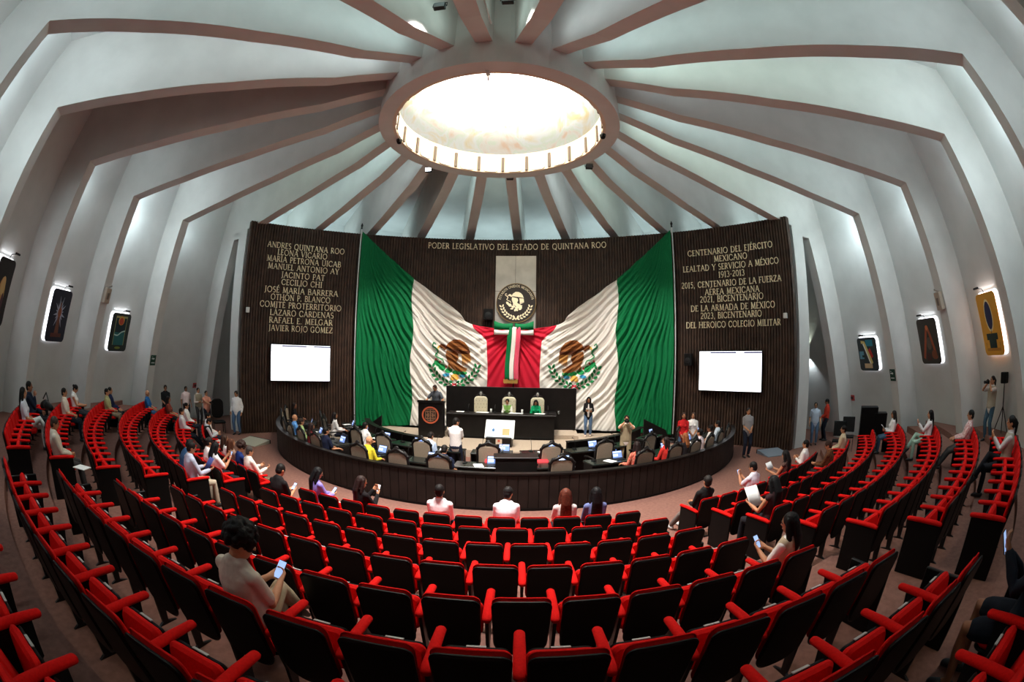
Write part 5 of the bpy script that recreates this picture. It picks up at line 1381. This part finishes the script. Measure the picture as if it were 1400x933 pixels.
        if st in ('long', 'bob', 'longback'):
            Lh = {'long': .34, 'bob': .15, 'longback': .42}[st]
            bk = [Hc - hf2 * (.06 * s) + hu2 * (.03 * s), neck - hf * (.075 * s), neck - hf * (.105 * s) - up * (Lh * .5 * s), neck - hf * (.1 * s) - up * (Lh * s)]
            b.tube(bk, [(.078 * s, .05 * s), (.09 * s, .045 * s), (.1 * s, .035 * s), (.07 * s, .02 * s)], 14, side=hr)
            for sd in (-1, 1): b.tube([Hc + hr * sd * .068 * s + hu2 * .05 * s, Hc + hr * sd * .08 * s - hu2 * .05 * s, neck + hr * sd * .085 * s - hu * .03 * s, neck + hr * sd * .1 * s + fw * .02 * s - up * (Lh * .75 * s)], [.026 * s, .034 * s, .034 * s, .016 * s], 8)
        if st == 'pony': b.tube([(0, -.1, .05), (0, -.14, .0), (0, -.12, -.14), (0, -.1, -.22)], [.026, .034, .03, .01], 8, X=HX)
        if st == 'bun': b.ball((0, -.11, .03), (.045, .04, .045), 10, 8, X=HX)
        me = remesh(b, 'hair', hm, max(.008, voxel * .75) * 1.0, 1); o = D.objects.new('hair', me); COL.objects.link(o); o.parent = root
    if glasses:
        b = MB()
        for sd in (-1, 1): b.lathe([(.02, 0), (.024, 0), (.024, .004), (.02, .004)], 12, X=HX @ Matrix.Translation((sd * .031, .092, .01)) @ RX, closed=True)
        b.tube([(-.008, .094, .014), (.008, .094, .014)], .003, 5, X=HX); b.build('glasses', BLACK, root)
    root['hands'] = [list(arm[0][2]), list(arm[1][2])]
    M_ = Matrix.Translation(loc) @ Matrix.Rotation(rz, 4, 'Z')
    info = dict(root=root, hl=M_ @ arm[0][2], hr=M_ @ arm[1][2], head=M_ @ Hc, fwd=(M_.to_3x3() @ hf2), rz=rz)
    del root['hands']
    return info
PHM = mat('phone_screen', (150, 175, 215), .2, emit=(140, 165, 210), es=1.0)
def phone(info, label, glow=True, at=None, w=.075, h=.15, nm='smartphone', cat='phone', scr=None):
    mid = (info['hl'] + info['hr']) / 2 if at is None else info[at]
    fd = Vector((-math.sin(info['rz']), math.cos(info['rz']), 0)); mid = mid + fd * .07 + Vector((0, 0, .055))
    n = (info['head'] - mid).normalized(); r = fd.cross(Vector((0, 0, 1))).normalized(); r = (r - n * r.dot(n)).normalized(); u = n.cross(r)
    X = Matrix((r, u, n)).transposed().to_4x4(); X.translation = mid
    t = empty(nm, (0, 0, 0), 0, label, cat); t.matrix_world = X
    b = MB(); b.rbox(-w / 2, w / 2, -h / 2, h / 2, -.008, 0, .004); b.build('case', BLACK, t)
    b = MB(); b.box(-w * .45, w * .45, -h * .46, h * .46, 0, .0015); b.build('screen', scr or PHM, t)
    return t
def sheet(info, label, w=.21, h=.29, rgb=(240, 240, 238), nm='paper_sheet', cat='paper'):
    mid = (info['hl'] + info['hr']) / 2; fd = Vector((-math.sin(info['rz']), math.cos(info['rz']), 0)); mid = mid + fd * .09 + Vector((0, 0, .07))
    n = (info['head'] - mid).normalized(); r = fd.cross(Vector((0, 0, 1))).normalized(); r = (r - n * r.dot(n)).normalized(); u = n.cross(r)
    X = Matrix((r, u, n)).transposed().to_4x4(); X.translation = mid
    t = empty(nm, (0, 0, 0), 0, label, cat); t.matrix_world = X
    V = []; n_ = 8
    for i in range(n_ + 1):
        x = -w / 2 + w * i / n_; z = .02 * (2 * i / n_ - 1) ** 2
        V += [(x, -h / 2, z), (x, h / 2, z + .01)]
    b = MB(); b.add(V, [(2 * i, 2 * i + 2, 2 * i + 3, 2 * i + 1) for i in range(n_)]); o = b.build('sheet', mat('sheet_%d_%d_%d' % rgb, rgb, .8), t, True, fix=False)
    md = o.modifiers.new('thick', 'SOLIDIFY'); md.thickness = .003
    return t
def hold_camera(info, label):
    mid = (info['hl'] + info['hr']) / 2; fd = Vector((-math.sin(info['rz']), math.cos(info['rz']), 0)); mid = mid + fd * .06 + Vector((0, 0, .04))
    t = empty('photo_camera', mid, info['rz'], label, 'camera')
    b = MB(); b.rbox(-.07, .07, -.035, .035, -.05, .05, .012); b.rbox(-.03, .03, -.03, .03, .05, .075, .01); b.build('camera_body', BLACK, t)
    b = MB(); b.tube([(0, .03, 0), (0, .16, 0)], [.038, .042], 14, dome=False); b.build('lens', BLACKM, t)
# ---- seat look-up
def seat_for(px, py, row=None, block=None):
    best = None
    for s in SEATS:
        if s['used'] or (row and s['row'] != row) or (block and s['block'] != block): continue
        a = rad(s['phi']); R = RR[s['row'] - 1] - .24
        P = Vector((R * math.sin(a), CY - R * math.cos(a), TREAD[s['row'] - 1] + 1.30)); q = project(P)
        d = math.hypot(q[0] - px, q[1] - py)
        if best is None or d < best[0]: best = (d, s, q)
    d, s, q = best; s['used'] = True
    return s
label_dbg = ''
def sitter(px, py, label, row=None, block=None, turn=0, **k):
    global label_dbg
    label_dbg = label[:40]; dx = k.pop('dx', 0)
    s = seat_for(px, py, row, block); a = rad(s['phi']); R = RR[s['row'] - 1]
    k.setdefault('lean', 6); k.setdefault('arms', 'lap')
    k.setdefault('seat', .57)
    return person((R * math.sin(a) + dx * math.cos(a), CY - R * math.cos(a) + dx * math.sin(a), TREAD[s['row'] - 1]), a + rad(turn), label, 'sit', px=.27, **k)
def stander(px, py, label, face, z=0, H=1.7, **k):
    P = at_z(px, py, z + H * .985); return person((P.x, P.y, z), rad(face), label, 'stand', H=H, **k)
WHT = (232, 230, 226); BLK = (24, 23, 25); NAV = (28, 36, 66); JEAN = (74, 98, 130); DK = (34, 33, 38)
S_ = sitter
# ---------------- far left ends of the rows
S_(206, 536, 'bald person in a bright blue shirt at the wall end of fourth left row', 4, 'l', hair=('bald', BLK), top=(34, 92, 150), bottom=(60, 90, 130), arms='lap', sleeve='s')
S_(236, 547, 'person with long dark hair in rust red top, seated below the standing black polo', 3, 'l', f=1, hair=('long', (28, 18, 16)), top=(134, 62, 50), sleeve='s', bottom=DK)
S_(145, 533, 'person in pale olive polo and beige trousers at the wall end, fifth left row', 5, 'l', top=(170, 168, 120), sleeve='s', bottom=(130, 110, 90), arms='clasp')
S_(154, 531, 'person in a navy shirt half hidden behind the pale olive polo', 5, 'l', top=NAV, bottom=DK)
S_(91, 533, 'person in cream shirt and dark trousers at the wall end, sixth left row', 6, 'l', top=(226, 214, 196), sleeve='s', bottom=(30, 34, 44), arms='clasp')
S_(109, 533, 'person with tied dark hair in sleeveless white top looking down, left wall', 6, 'l', f=1, top=WHT, sleeve='n', bottom=(60, 60, 66), hair=('bun', (22, 18, 18)), head=(0, 35), arms='phone_low')
S_(31, 532, 'person with long dark hair in white tee and white trousers, far left', 7, 'l', f=1, top=(206, 206, 216), sleeve='s', bottom=WHT, hair=('long', (24, 18, 18)), arms='clasp', legs='cross')
S_(39, 523, 'person in a dark navy shirt with hand at chin behind the white tee, far left', 7, 'l', top=(28, 34, 50), bottom=DK, arms='chin', H=1.8, skin='brown')
S_(79, 579, 'greying person in a beige shirt sitting by the aisle with clasped hands, left side', 6, 'l', top=(206, 196, 180), bottom=(60, 56, 56), arms='clasp', hair=('short', (84, 66, 56)), head=(-6, 18), lean=10, H=1.62)
# ---------------- left front group
S_(256, 563, 'person in a pale grey-white shirt with dark trousers, leftmost in the first left rows', None, 'l', top=(218, 216, 220), bottom=(30, 32, 40), arms='clasp', legs='fwd')
S_(263, 559, 'person in a white shirt sitting between two other white shirts, left front', None, 'l', top=WHT, bottom=(40, 42, 52), arms='clasp')
S_(275, 553, 'person in a white shirt farthest back of the left front group', None, 'l', top=(236, 232, 230), bottom=(40, 44, 60), arms='lap', head=(0, 10))
S_(296, 569, 'person in a black vest over pale sleeves looking down at a phone, left front', None, 'l', top=(200, 206, 214), vest=BLK, bottom=(226, 220, 214), arms='phone', head=(0, 28), legs='wide')
S_(303, 598, 'person with brown hair in a white top behind another brown head, left front', None, 'l', f=1, top=WHT, bottom=DK, hair=('bob', (70, 44, 32)), sleeve='s')
S_(317, 606, 'person with wavy chestnut hair left of the ramp plate', None, 'l', f=1, top=(150, 120, 106), bottom=DK, hair=('long', (104, 60, 40)))
i_ = S_(294, 613, 'person with black hair in a white tee holding up a phone, left front', None, 'l', f=1, top=(240, 236, 236), sleeve='s', bottom=DK, hair=('bob', (16, 14, 16)), arms='phone_hi', head=(0, 18)); phone(i_, 'smartphone held by the black-haired person in the white tee')
S_(271, 608, 'person with tied dark hair in a white sweater seen from behind, left front', None, 'l', f=1, top=(238, 228, 226), bottom=DK, hair=('bun', (36, 26, 24)), arms='phone_low', head=(0, 20), lean=0)
S_(250, 602, 'person in a steel blue shirt bending forward, left of the white sweater', None, 'l', top=(46, 78, 112), bottom=DK, head=(0, 35), lean=-14, arms='phone_low')
i_ = S_(247, 620, 'person in a light grey-blue shirt and beige trousers holding a blue booklet', None, 'l', top=(188, 192, 212), bottom=(186, 170, 148), arms='read', head=(-8, 22), lean=2, H=1.74); sheet(i_, 'dark blue booklet held by the person in the grey-blue shirt', .2, .27, (52, 60, 120), 'booklet', 'booklet')
S_(327, 618, 'person with curly brown hair in a navy top and white trousers, left front', None, 'l', f=1, top=(30, 48, 104), bottom=WHT, hair=('curly', (58, 36, 30)), shoes=(225, 225, 225), arms='phone_low', head=(0, 25))
S_(341, 611, 'grey-haired person in a cream shirt at the aisle end of the first left row', 1, 'l', top=(236, 226, 214), bottom=(110, 92, 72), hair=('short', (72, 64, 60)), arms='read', head=(-10, 12))
# ---------------- first rows of the middle block
i_ = S_(387, 640, 'person in a black shirt looking down at a phone, left end of the middle block', None, 'c', top=(30, 27, 28), bottom=DK, arms='phone', head=(0, 30), sleeve='s', lean=-2); phone(i_, 'smartphone held by the person in the black shirt')
i_ = S_(420, 642, 'person with long black hair in a lilac top and white trousers', 1, 'c', f=1, top=(140, 126, 206), bottom=(236, 232, 230), hair=('longback', (16, 13, 15)), arms='phone_low', head=(-25, 22), turn=-12); phone(i_, 'pale smartphone held by the person in the lilac top')
i_ = S_(494, 654, 'person with long brown hair in a black top and jeans raising a phone', 1, 'c', f=1, top=(26, 22, 24), bottom=(66, 88, 124), hair=('longback', (52, 32, 28)), arms='phone_hi', head=(-22, 10), legs='fwd', turn=-18); phone(i_, 'white-screened smartphone raised by the brown-haired person in black', scr=mat('phone_white', (235, 238, 242), .3, emit=(228, 234, 242), es=1.0))
S_(600, 661, 'short-haired person in a white shirt seen from behind in the front row', 1, 'c', top=(238, 226, 228), bottom=(36, 40, 56), hair=('short', (24, 18, 18)), lean=4, H=1.72)
S_(706, 668, 'person in a white tee tilting the head, second from left in the front row', 1, 'c', top=(240, 232, 236), sleeve='s', bottom=DK, hair=('short', (30, 24, 24)), head=(-20, 20), lean=-6, dx=.07)
S_(769, 666, 'person with long auburn hair in a pale grey top seen from behind', 1, 'c', f=1, top=(206, 192, 188), sleeve='s', bottom=DK, hair=('longback', (112, 52, 34)))
S_(815, 668, 'person with long black hair in a blue-grey top seen from behind', 1, 'c', f=1, top=(98, 106, 150), bottom=DK, hair=('longback', (18, 15, 18)))
i_ = S_(331, 722, 'curly-haired person in a beige polo and khaki trousers using a phone, foreground left', None, 'c', top=(198, 184, 170), sleeve='s', bottom=(186, 166, 138), hair=('curly', (20, 16, 15)), arms='phone', head=(-30, 24), turn=-10, fat=1.14, legs='cross', dx=-.13, seat=.53, voxel=.0095, lean=2, H=1.74, shoes=(60, 50, 44)); phone(i_, 'bright smartphone held by the curly-haired person in the beige polo', w=.08, h=.16)
# ---------------- right
S_(976, 650, 'person with cropped hair in a black jacket with legs stretched out, right front', 1, 'r', top=(30, 28, 28), bottom=(112, 100, 96), hair=('short', (40, 34, 32)), legs='fwd', shoes=(210, 208, 205), arms='clasp', head=(-12, -10), lean=14)
i_ = S_(1029, 635, 'person in a pale shirt and grey trousers holding a phone, right front row', 1, 'r', top=(216, 212, 222), sleeve='s', bottom=(150, 140, 132), arms='phone_hi', head=(10, 15)); phone(i_, 'smartphone held by the person in the pale shirt, right front row')
i_ = S_(1080, 622, 'person in a dark floral dress holding a white notebook, right front row', 1, 'r', f=1, top=(44, 36, 40), tplaid=(120, 88, 76), sleeve='n', bottom=(96, 76, 70), hair=('long', (26, 20, 20)), arms='read', head=(0, 15)); sheet(i_, 'white open notebook held by the person in the floral dress', .3, .2, (225, 225, 228), 'notebook', 'notebook')
S_(1098, 598, 'person in a white shirt with arms folded, wall end of the right front row', 1, 'r', top=(240, 234, 232), bottom=DK, arms='cross')
i_ = S_(1069, 657, 'person with long black hair reading a large white paper, right side', None, 'r', f=1, top=(60, 40, 42), sleeve='n', bottom=DK, hair=('longback', (17, 14, 15)), arms='read', head=(0, 22)); sheet(i_, 'large white paper read by the black-haired person at the right', .3, .36)
i_ = S_(1092, 710, 'person in a beige vest over a white tee looking at a phone, middle block right', None, 'c', f=1, top=(238, 230, 226), vest=(188, 166, 140), sleeve='s', bottom=(60, 54, 50), hair=('bob', (26, 20, 20)), arms='phone', head=(18, 12), turn=14, H=1.58, seat=.53, dx=.06); phone(i_, 'blue-lit smartphone held by the person in the beige vest')
S_(1130, 592, 'person with brown hair in a brown patterned shirt, second right row', None, 'r', top=(110, 72, 44), tplaid=(70, 38, 28), bottom=(50, 44, 42), hair=('short', (70, 42, 30)), arms='phone_low', head=(0, 25))
S_(1143, 579, 'person in a beige shirt behind the brown patterned shirt, right side', None, 'r', top=(206, 188, 158), bottom=DK)
i_ = S_(1214, 567, 'person with glasses and white shirt holding papers, wall end of fourth right row', 4, 'r', f=1, top=(236, 230, 228), bottom=(66, 88, 110), hair=('bob', (44, 32, 28)), arms='paper', glasses=True); sheet(i_, 'white papers on the lap of the glasses wearer at the right', .24, .2)
i_ = S_(1266, 563, 'person with long dark hair in a white top and pale green trousers, right rows', 5, 'r', f=1, top=(232, 222, 222), bottom=(166, 190, 172), hair=('longback', (24, 18, 18)), arms='phone_hi', legs='cross'); phone(i_, 'smartphone held by the person in pale green trousers')
S_(1327, 561, 'person in a red and white plaid shirt leaning back, wall end of the right rows', 6, 'r', top=(196, 130, 128), tplaid=(226, 208, 206), bottom=(70, 64, 62), lean=16, legs='fwd', head=(-6, 0))
S_(1396, 565, 'person in a pale vest with dark trousers at the right picture edge, upper row', 7, 'r', f=1, top=(206, 196, 196), vest=(170, 156, 140), bottom=DK, hair=('pony', (28, 20, 20)), arms='phone_hi', legs='cross')
# ---------------- foreground right edge
i_ = S_(1450, 700, 'person in a dark top with bare knees holding a phone, right picture edge', 8, None, f=1, top=(30, 34, 44), bottom=(26, 30, 40), bare=.78, hair=('long', (30, 22, 20)), arms='phone_hi', head=(0, 20), voxel=.0095, skin='brown', turn=4, legs='back', H=1.74); phone(i_, 'dark smartphone held by the person with bare knees at the right edge')
# ---------------- standing
T_ = stander
def W_(px, py, label, face, z=0, H=1.7, **k):
    P = at_z(px, py, z); P = P + (CAM - P) * .02; return person((P.x, P.y, z), rad(face), label, 'stand', H=H, **k)
W_(325, 592, 'person in white shirt and blue jeans standing by the left end of the wood wall', -165, 0, 1.80, top=(238, 232, 232), bottom=JEAN, fat=1.12, arms='side', head=(0, 14), hair=('short', (38, 28, 26)))
T_(254, 529, 'person in a pale pink shirt standing by the left wall', -120, .0, 1.74, top=(226, 196, 192), sleeve='s', bottom=(50, 52, 60), skin='brown', head=(10, 0))
i_ = T_(271, 531, 'person in beige vest standing between pink and salmon shirts, left wall', -110, .0, 1.74, top=(206, 190, 180), vest=(150, 134, 112), bottom=(60, 56, 56), arms='paper')
i_ = T_(282, 535, 'person in a salmon shirt holding a camera, right of the group at the left wall', -110, .0, 1.68, top=(216, 142, 120), sleeve='s', bottom=(40, 40, 50), arms='forward'); hold_camera(i_, 'black camera held by the person in the salmon shirt')
T_(226, 527, 'person in a black polo with a lanyard standing by the left wall', -120, .22, 1.74, top=(26, 26, 28), sleeve='s', bottom=(36, 36, 40), arms='front', skin='brown', head=(0, 12))
x_ = LECT.location
person((x_.x + .05, x_.y + .60, SZ + .26), PI - .15, 'person in a grey polo leaning on the lectern with both hands', 'stand', H=1.78, top=(82, 86, 94), sleeve='s', bottom=DK, arms='lectern', lean=-9, head=(-14, 24), fat=1.12, hair=('short', (60, 40, 34)))
T_(623, 572, 'person in a white tee standing with their back to the seats before the stage', -8, 0, 1.72, top=(238, 228, 222), sleeve='s', bottom=(40, 44, 60), arms='phone', head=(-35, 8))
i_ = T_(805, 543, 'person in a black cardigan and blue jeans standing on stage reading papers', 176, SZ, 1.64, f=1, top=(28, 26, 28), front=(222, 212, 206), bottom=(92, 116, 150), hair=('long', (26, 20, 20)), arms='paper', head=(0, 20), shoes=(214, 190, 176)); sheet(i_, 'white papers held by the person in the black cardigan', .24, .18)
i_ = T_(857, 569, 'person in a camouflage vest aiming a camera from inside the bench', 172, 0, 1.68, top=(232, 214, 204), vest=(158, 140, 112), sleeve='s', bottom=(150, 132, 104), arms='camera', hair=('short', (44, 30, 26))); hold_camera(i_, 'black camera raised by the person in the camouflage vest')
T_(935, 565, 'person with long hair in a red sweater standing at the right of the flag', 160, 0, 1.66, f=1, top=(190, 34, 36), bottom=(96, 120, 150), hair=('long', (60, 34, 28)), arms='front', head=(10, 0))
T_(948, 565, 'person with short hair in a white top beside the red sweater', 165, 0, 1.62, f=1, top=(238, 232, 230), sleeve='s', bottom=DK, hair=('bob', (70, 44, 30)), arms='front')
T_(1024, 559, 'person in a grey tee and dark jeans standing below the right display', 178, 0, 1.74, top=(150, 146, 148), sleeve='s', bottom=(36, 40, 54), arms='front', hair=('short', (26, 22, 22)))
T_(1116, 551, 'person in a pale blue shirt with a lanyard standing in the right passage', 150, 0, 1.72, top=(186, 196, 212), sleeve='s', bottom=(84, 104, 130), arms='side', hair=('short', (50, 36, 32)), fat=1.05, head=(-10, 6))
T_(1131, 546, 'person in an orange-red shirt standing half behind the pale blue shirt', 60, 0, 1.78, top=(204, 62, 44), bottom=(30, 34, 44), arms='front', skin='brown', hair=('short', (20, 17, 17)), head=(0, 10))
i_ = T_(1357, 515, 'person in a beige vest and pale tee aiming a camera at the right wall', 70, TREAD[6], 1.76, top=(210, 200, 194), sleeve='s', vest=(176, 160, 140), bottom=(60, 82, 96), arms='camera', hair=('pony', (36, 26, 24))); hold_camera(i_, 'black camera with a long lens raised by the photographer at the right wall')
# tripod with a black box (far right, beside the photographer)
q_ = i_['root'].location; dd = ray(1374, 494); kk = math.hypot(q_.x - CAM.x, q_.y - CAM.y) / math.hypot(dd.x, dd.y); P = CAM + dd * kk; TRX = (P.x, P.y, TREAD[6])
t = empty('tripod_stand', TRX, 0, 'thin black tripod stand with a square head beside the standing photographer', 'tripod')
for k in range(3):
    a = 2 * PI * k / 3 + .4; b = MB(); b.tube([(0, 0, .95), (.42 * math.cos(a), .42 * math.sin(a), .01)], .016, 6); b.build('leg', BLACKM, t)
b = MB(); b.tube([(0, 0, .8), (0, 0, 1.6)], .018, 8); b.build('column', BLACKM, t)
b = MB(); b.rbox(-.14, .14, -.1, .1, 1.55, 1.85, .02); b.build('head', BLACK, t)
# ---------------- presidium
def at_y(px, py, y):
    d = ray(px, py); return CAM + d * ((y - CAM.y) / d.y)
def presidium(px, label, **k):
    x = at_y(px, 541, 5.75).x; return person((x, 5.75, SZ + .16), PI, label, 'sit', px=-.02, seat=.60, lean=-8, f=1, arms='desk', **k)
presidium(694, 'person with tied hair in a green vest over white sleeves at the presidium desk', top=(238, 234, 224), vest=(132, 178, 92), hair=('bun', (50, 34, 28)), head=(0, 16), bottom=DK, H=1.66)
presidium(733, 'person with long dark hair in an emerald green top at the presidium desk', top=(22, 160, 104), hair=('long', (36, 24, 24)), head=(0, 26), bottom=DK, H=1.66)
# ---------------- deputies inside the bench
DUSED = []; CHN = [0]
def dep_chair(phi, R, lab, cls='chair'):
    place(CH0, BP(phi, R), rad(phi), lab, 'chair', 'deputies chairs inside the curved bench', CHN[0] == 0); CHN[0] += 1
def deputy(px, py, label, ring=None, **k):
    best = None
    for R in ((8.98, 7.42) if ring is None else (ring,)):
        for i in range(-340, 341):
            phi = i * .2; q = project(BP(phi, R - .08, 1.30)); d = math.hypot(q[0] - px, q[1] - py)
            if any(r == R and abs(phi - p) < 60 / R / 1.1 * .95 for p, r in DUSED): continue
            if best is None or d < best[0]: best = (d, phi, R, q)
    d, phi, R, q = best; DUSED.append((phi, R))
    k.setdefault('arms', 'desk'); k.setdefault('lean', -4)
    dep_chair(phi, R, 'occupied carved chair of the ' + label.split(' at the ')[0].split(' inside ')[0].split(' in the ')[0].split(' seen ')[0].split(' beside ')[0].split(' facing ')[0].split(' below ')[0].split(' bending ')[0].split(' holding ')[0])
    return person(BP(phi, R), rad(phi), label, 'sit', px=-.02, seat=.59, **k)
deputy(409, 560, 'person with dark hair in a black top at the far left end of the bench', top=BLK, hair=('long', (40, 26, 22)), f=1, skin='brown', head=(-20, 0))
deputy(417, 568, 'person in a pale green shirt beside the blue shirt at the left of the bench', top=(150, 176, 120), hair=('short', (60, 44, 36)))
deputy(413, 574, 'bald person in a sky blue shirt at the left of the bench', top=(96, 150, 214), hair=('bald', BLK), sleeve='s')
deputy(428, 578, 'person in a dark red top at the left of the bench', top=(120, 40, 44), f=1, hair=('bob', (50, 30, 28)))
deputy(444, 585, 'person in a dark navy shirt seen from behind at the left of the bench', top=(26, 30, 50), sleeve='s', arms='desk')
deputy(452, 579, 'person in a white blouse facing the stage, inner left of the bench', top=(230, 226, 226), f=1, hair=('bob', (36, 26, 24)))
deputy(506, 590, 'bald person in a yellow shirt inside the bench left of the lectern', top=(226, 204, 54), hair=('bald', BLK), head=(-30, 14))
deputy(495, 606, 'dark-haired person in a white tee below the yellow shirt in the bench', top=(232, 228, 226), sleeve='s')
deputy(586, 591, 'person in a light blue checked shirt bending over a tablet in the bench', top=(160, 178, 206), tplaid=(190, 204, 224), lean=-16, head=(-10, 25))
deputy(607, 607, 'person in a navy polo seen from behind in the middle of the bench', top=(34, 40, 62), sleeve='s', lean=-8, head=(0, 20))
deputy(868, 604, 'person with dark hair in a red floral top inside the right bench', f=1, top=(190, 44, 48), tplaid=(220, 150, 120), hair=('long', (40, 24, 22)))
deputy(909, 605, 'person with long dark hair in a red jacket inside the right bench', f=1, top=(196, 48, 42), hair=('long', (44, 28, 26)), head=(40, 0))
deputy(918, 596, 'person with coppery hair in a dark top inside the right bench', f=1, top=(40, 34, 36), hair=('bob', (176, 104, 62)))
deputy(941, 590, 'person in a pink and white shirt inside the right bench', top=(226, 206, 212))
i_ = deputy(967, 598, 'person in a white tee holding a phone near the right end of the bench', top=(234, 226, 224), sleeve='s', arms='phone', skin='brown'); phone(i_, 'smartphone held by the white tee near the right end of the bench')
deputy(988, 589, 'person in a pale blue-white shirt at the right end of the bench', top=(214, 222, 234), hair=('short', (30, 24, 24)))
for kind, L in (('outer', OUT), ('inner', INN)):
    R = 8.98 if kind == 'outer' else 7.42; kk = 0
    for phi in L:
        if any(r == R and abs(p - phi) < 5.4 for p, r in DUSED): continue
        kk += 1
        dep_chair(phi, R, 'empty carved chair with tan cushion, %s empty from the left, %s bench row' % (ordn(kk), kind))
# ---------------- things people left
t = empty('black_bag', (0, 0, 0), 0, 'black bag lying over the seats by the left wall', 'bag')
P = at_z(63, 552, TREAD[6] + 1.02); t.location = (P.x, P.y, P.z - .12)
b = MB(); b.tube([(-.3, 0, .05), (-.12, .05, .1), (.1, .0, .08), (.28, .03, .06)], [(.07, .08), (.11, .1), (.1, .09), (.07, .07)], 12); me = remesh(b, 'bag', BLACK, .02, 3); o = D.objects.new('bag_body', me); COL.objects.link(o); o.parent = t
b = MB(); b.tube([(-.2, 0, .2), (0, .02, .34), (.18, 0, .2)], .016, 6); b.build('strap', BLACKM, t)
P = at_z(112, 640, TREAD[5] + .66); t = empty('paper_sheet', P, .3, 'white paper lying at the aisle seat beside the person in the beige shirt', 'paper'); b = MB(); b.box(-.14, .14, -.1, .1, 0, .012); b.build('sheet', PAPER, t)

# ================================================================== finish the seats
for s in SEATS: finish_seat(s)
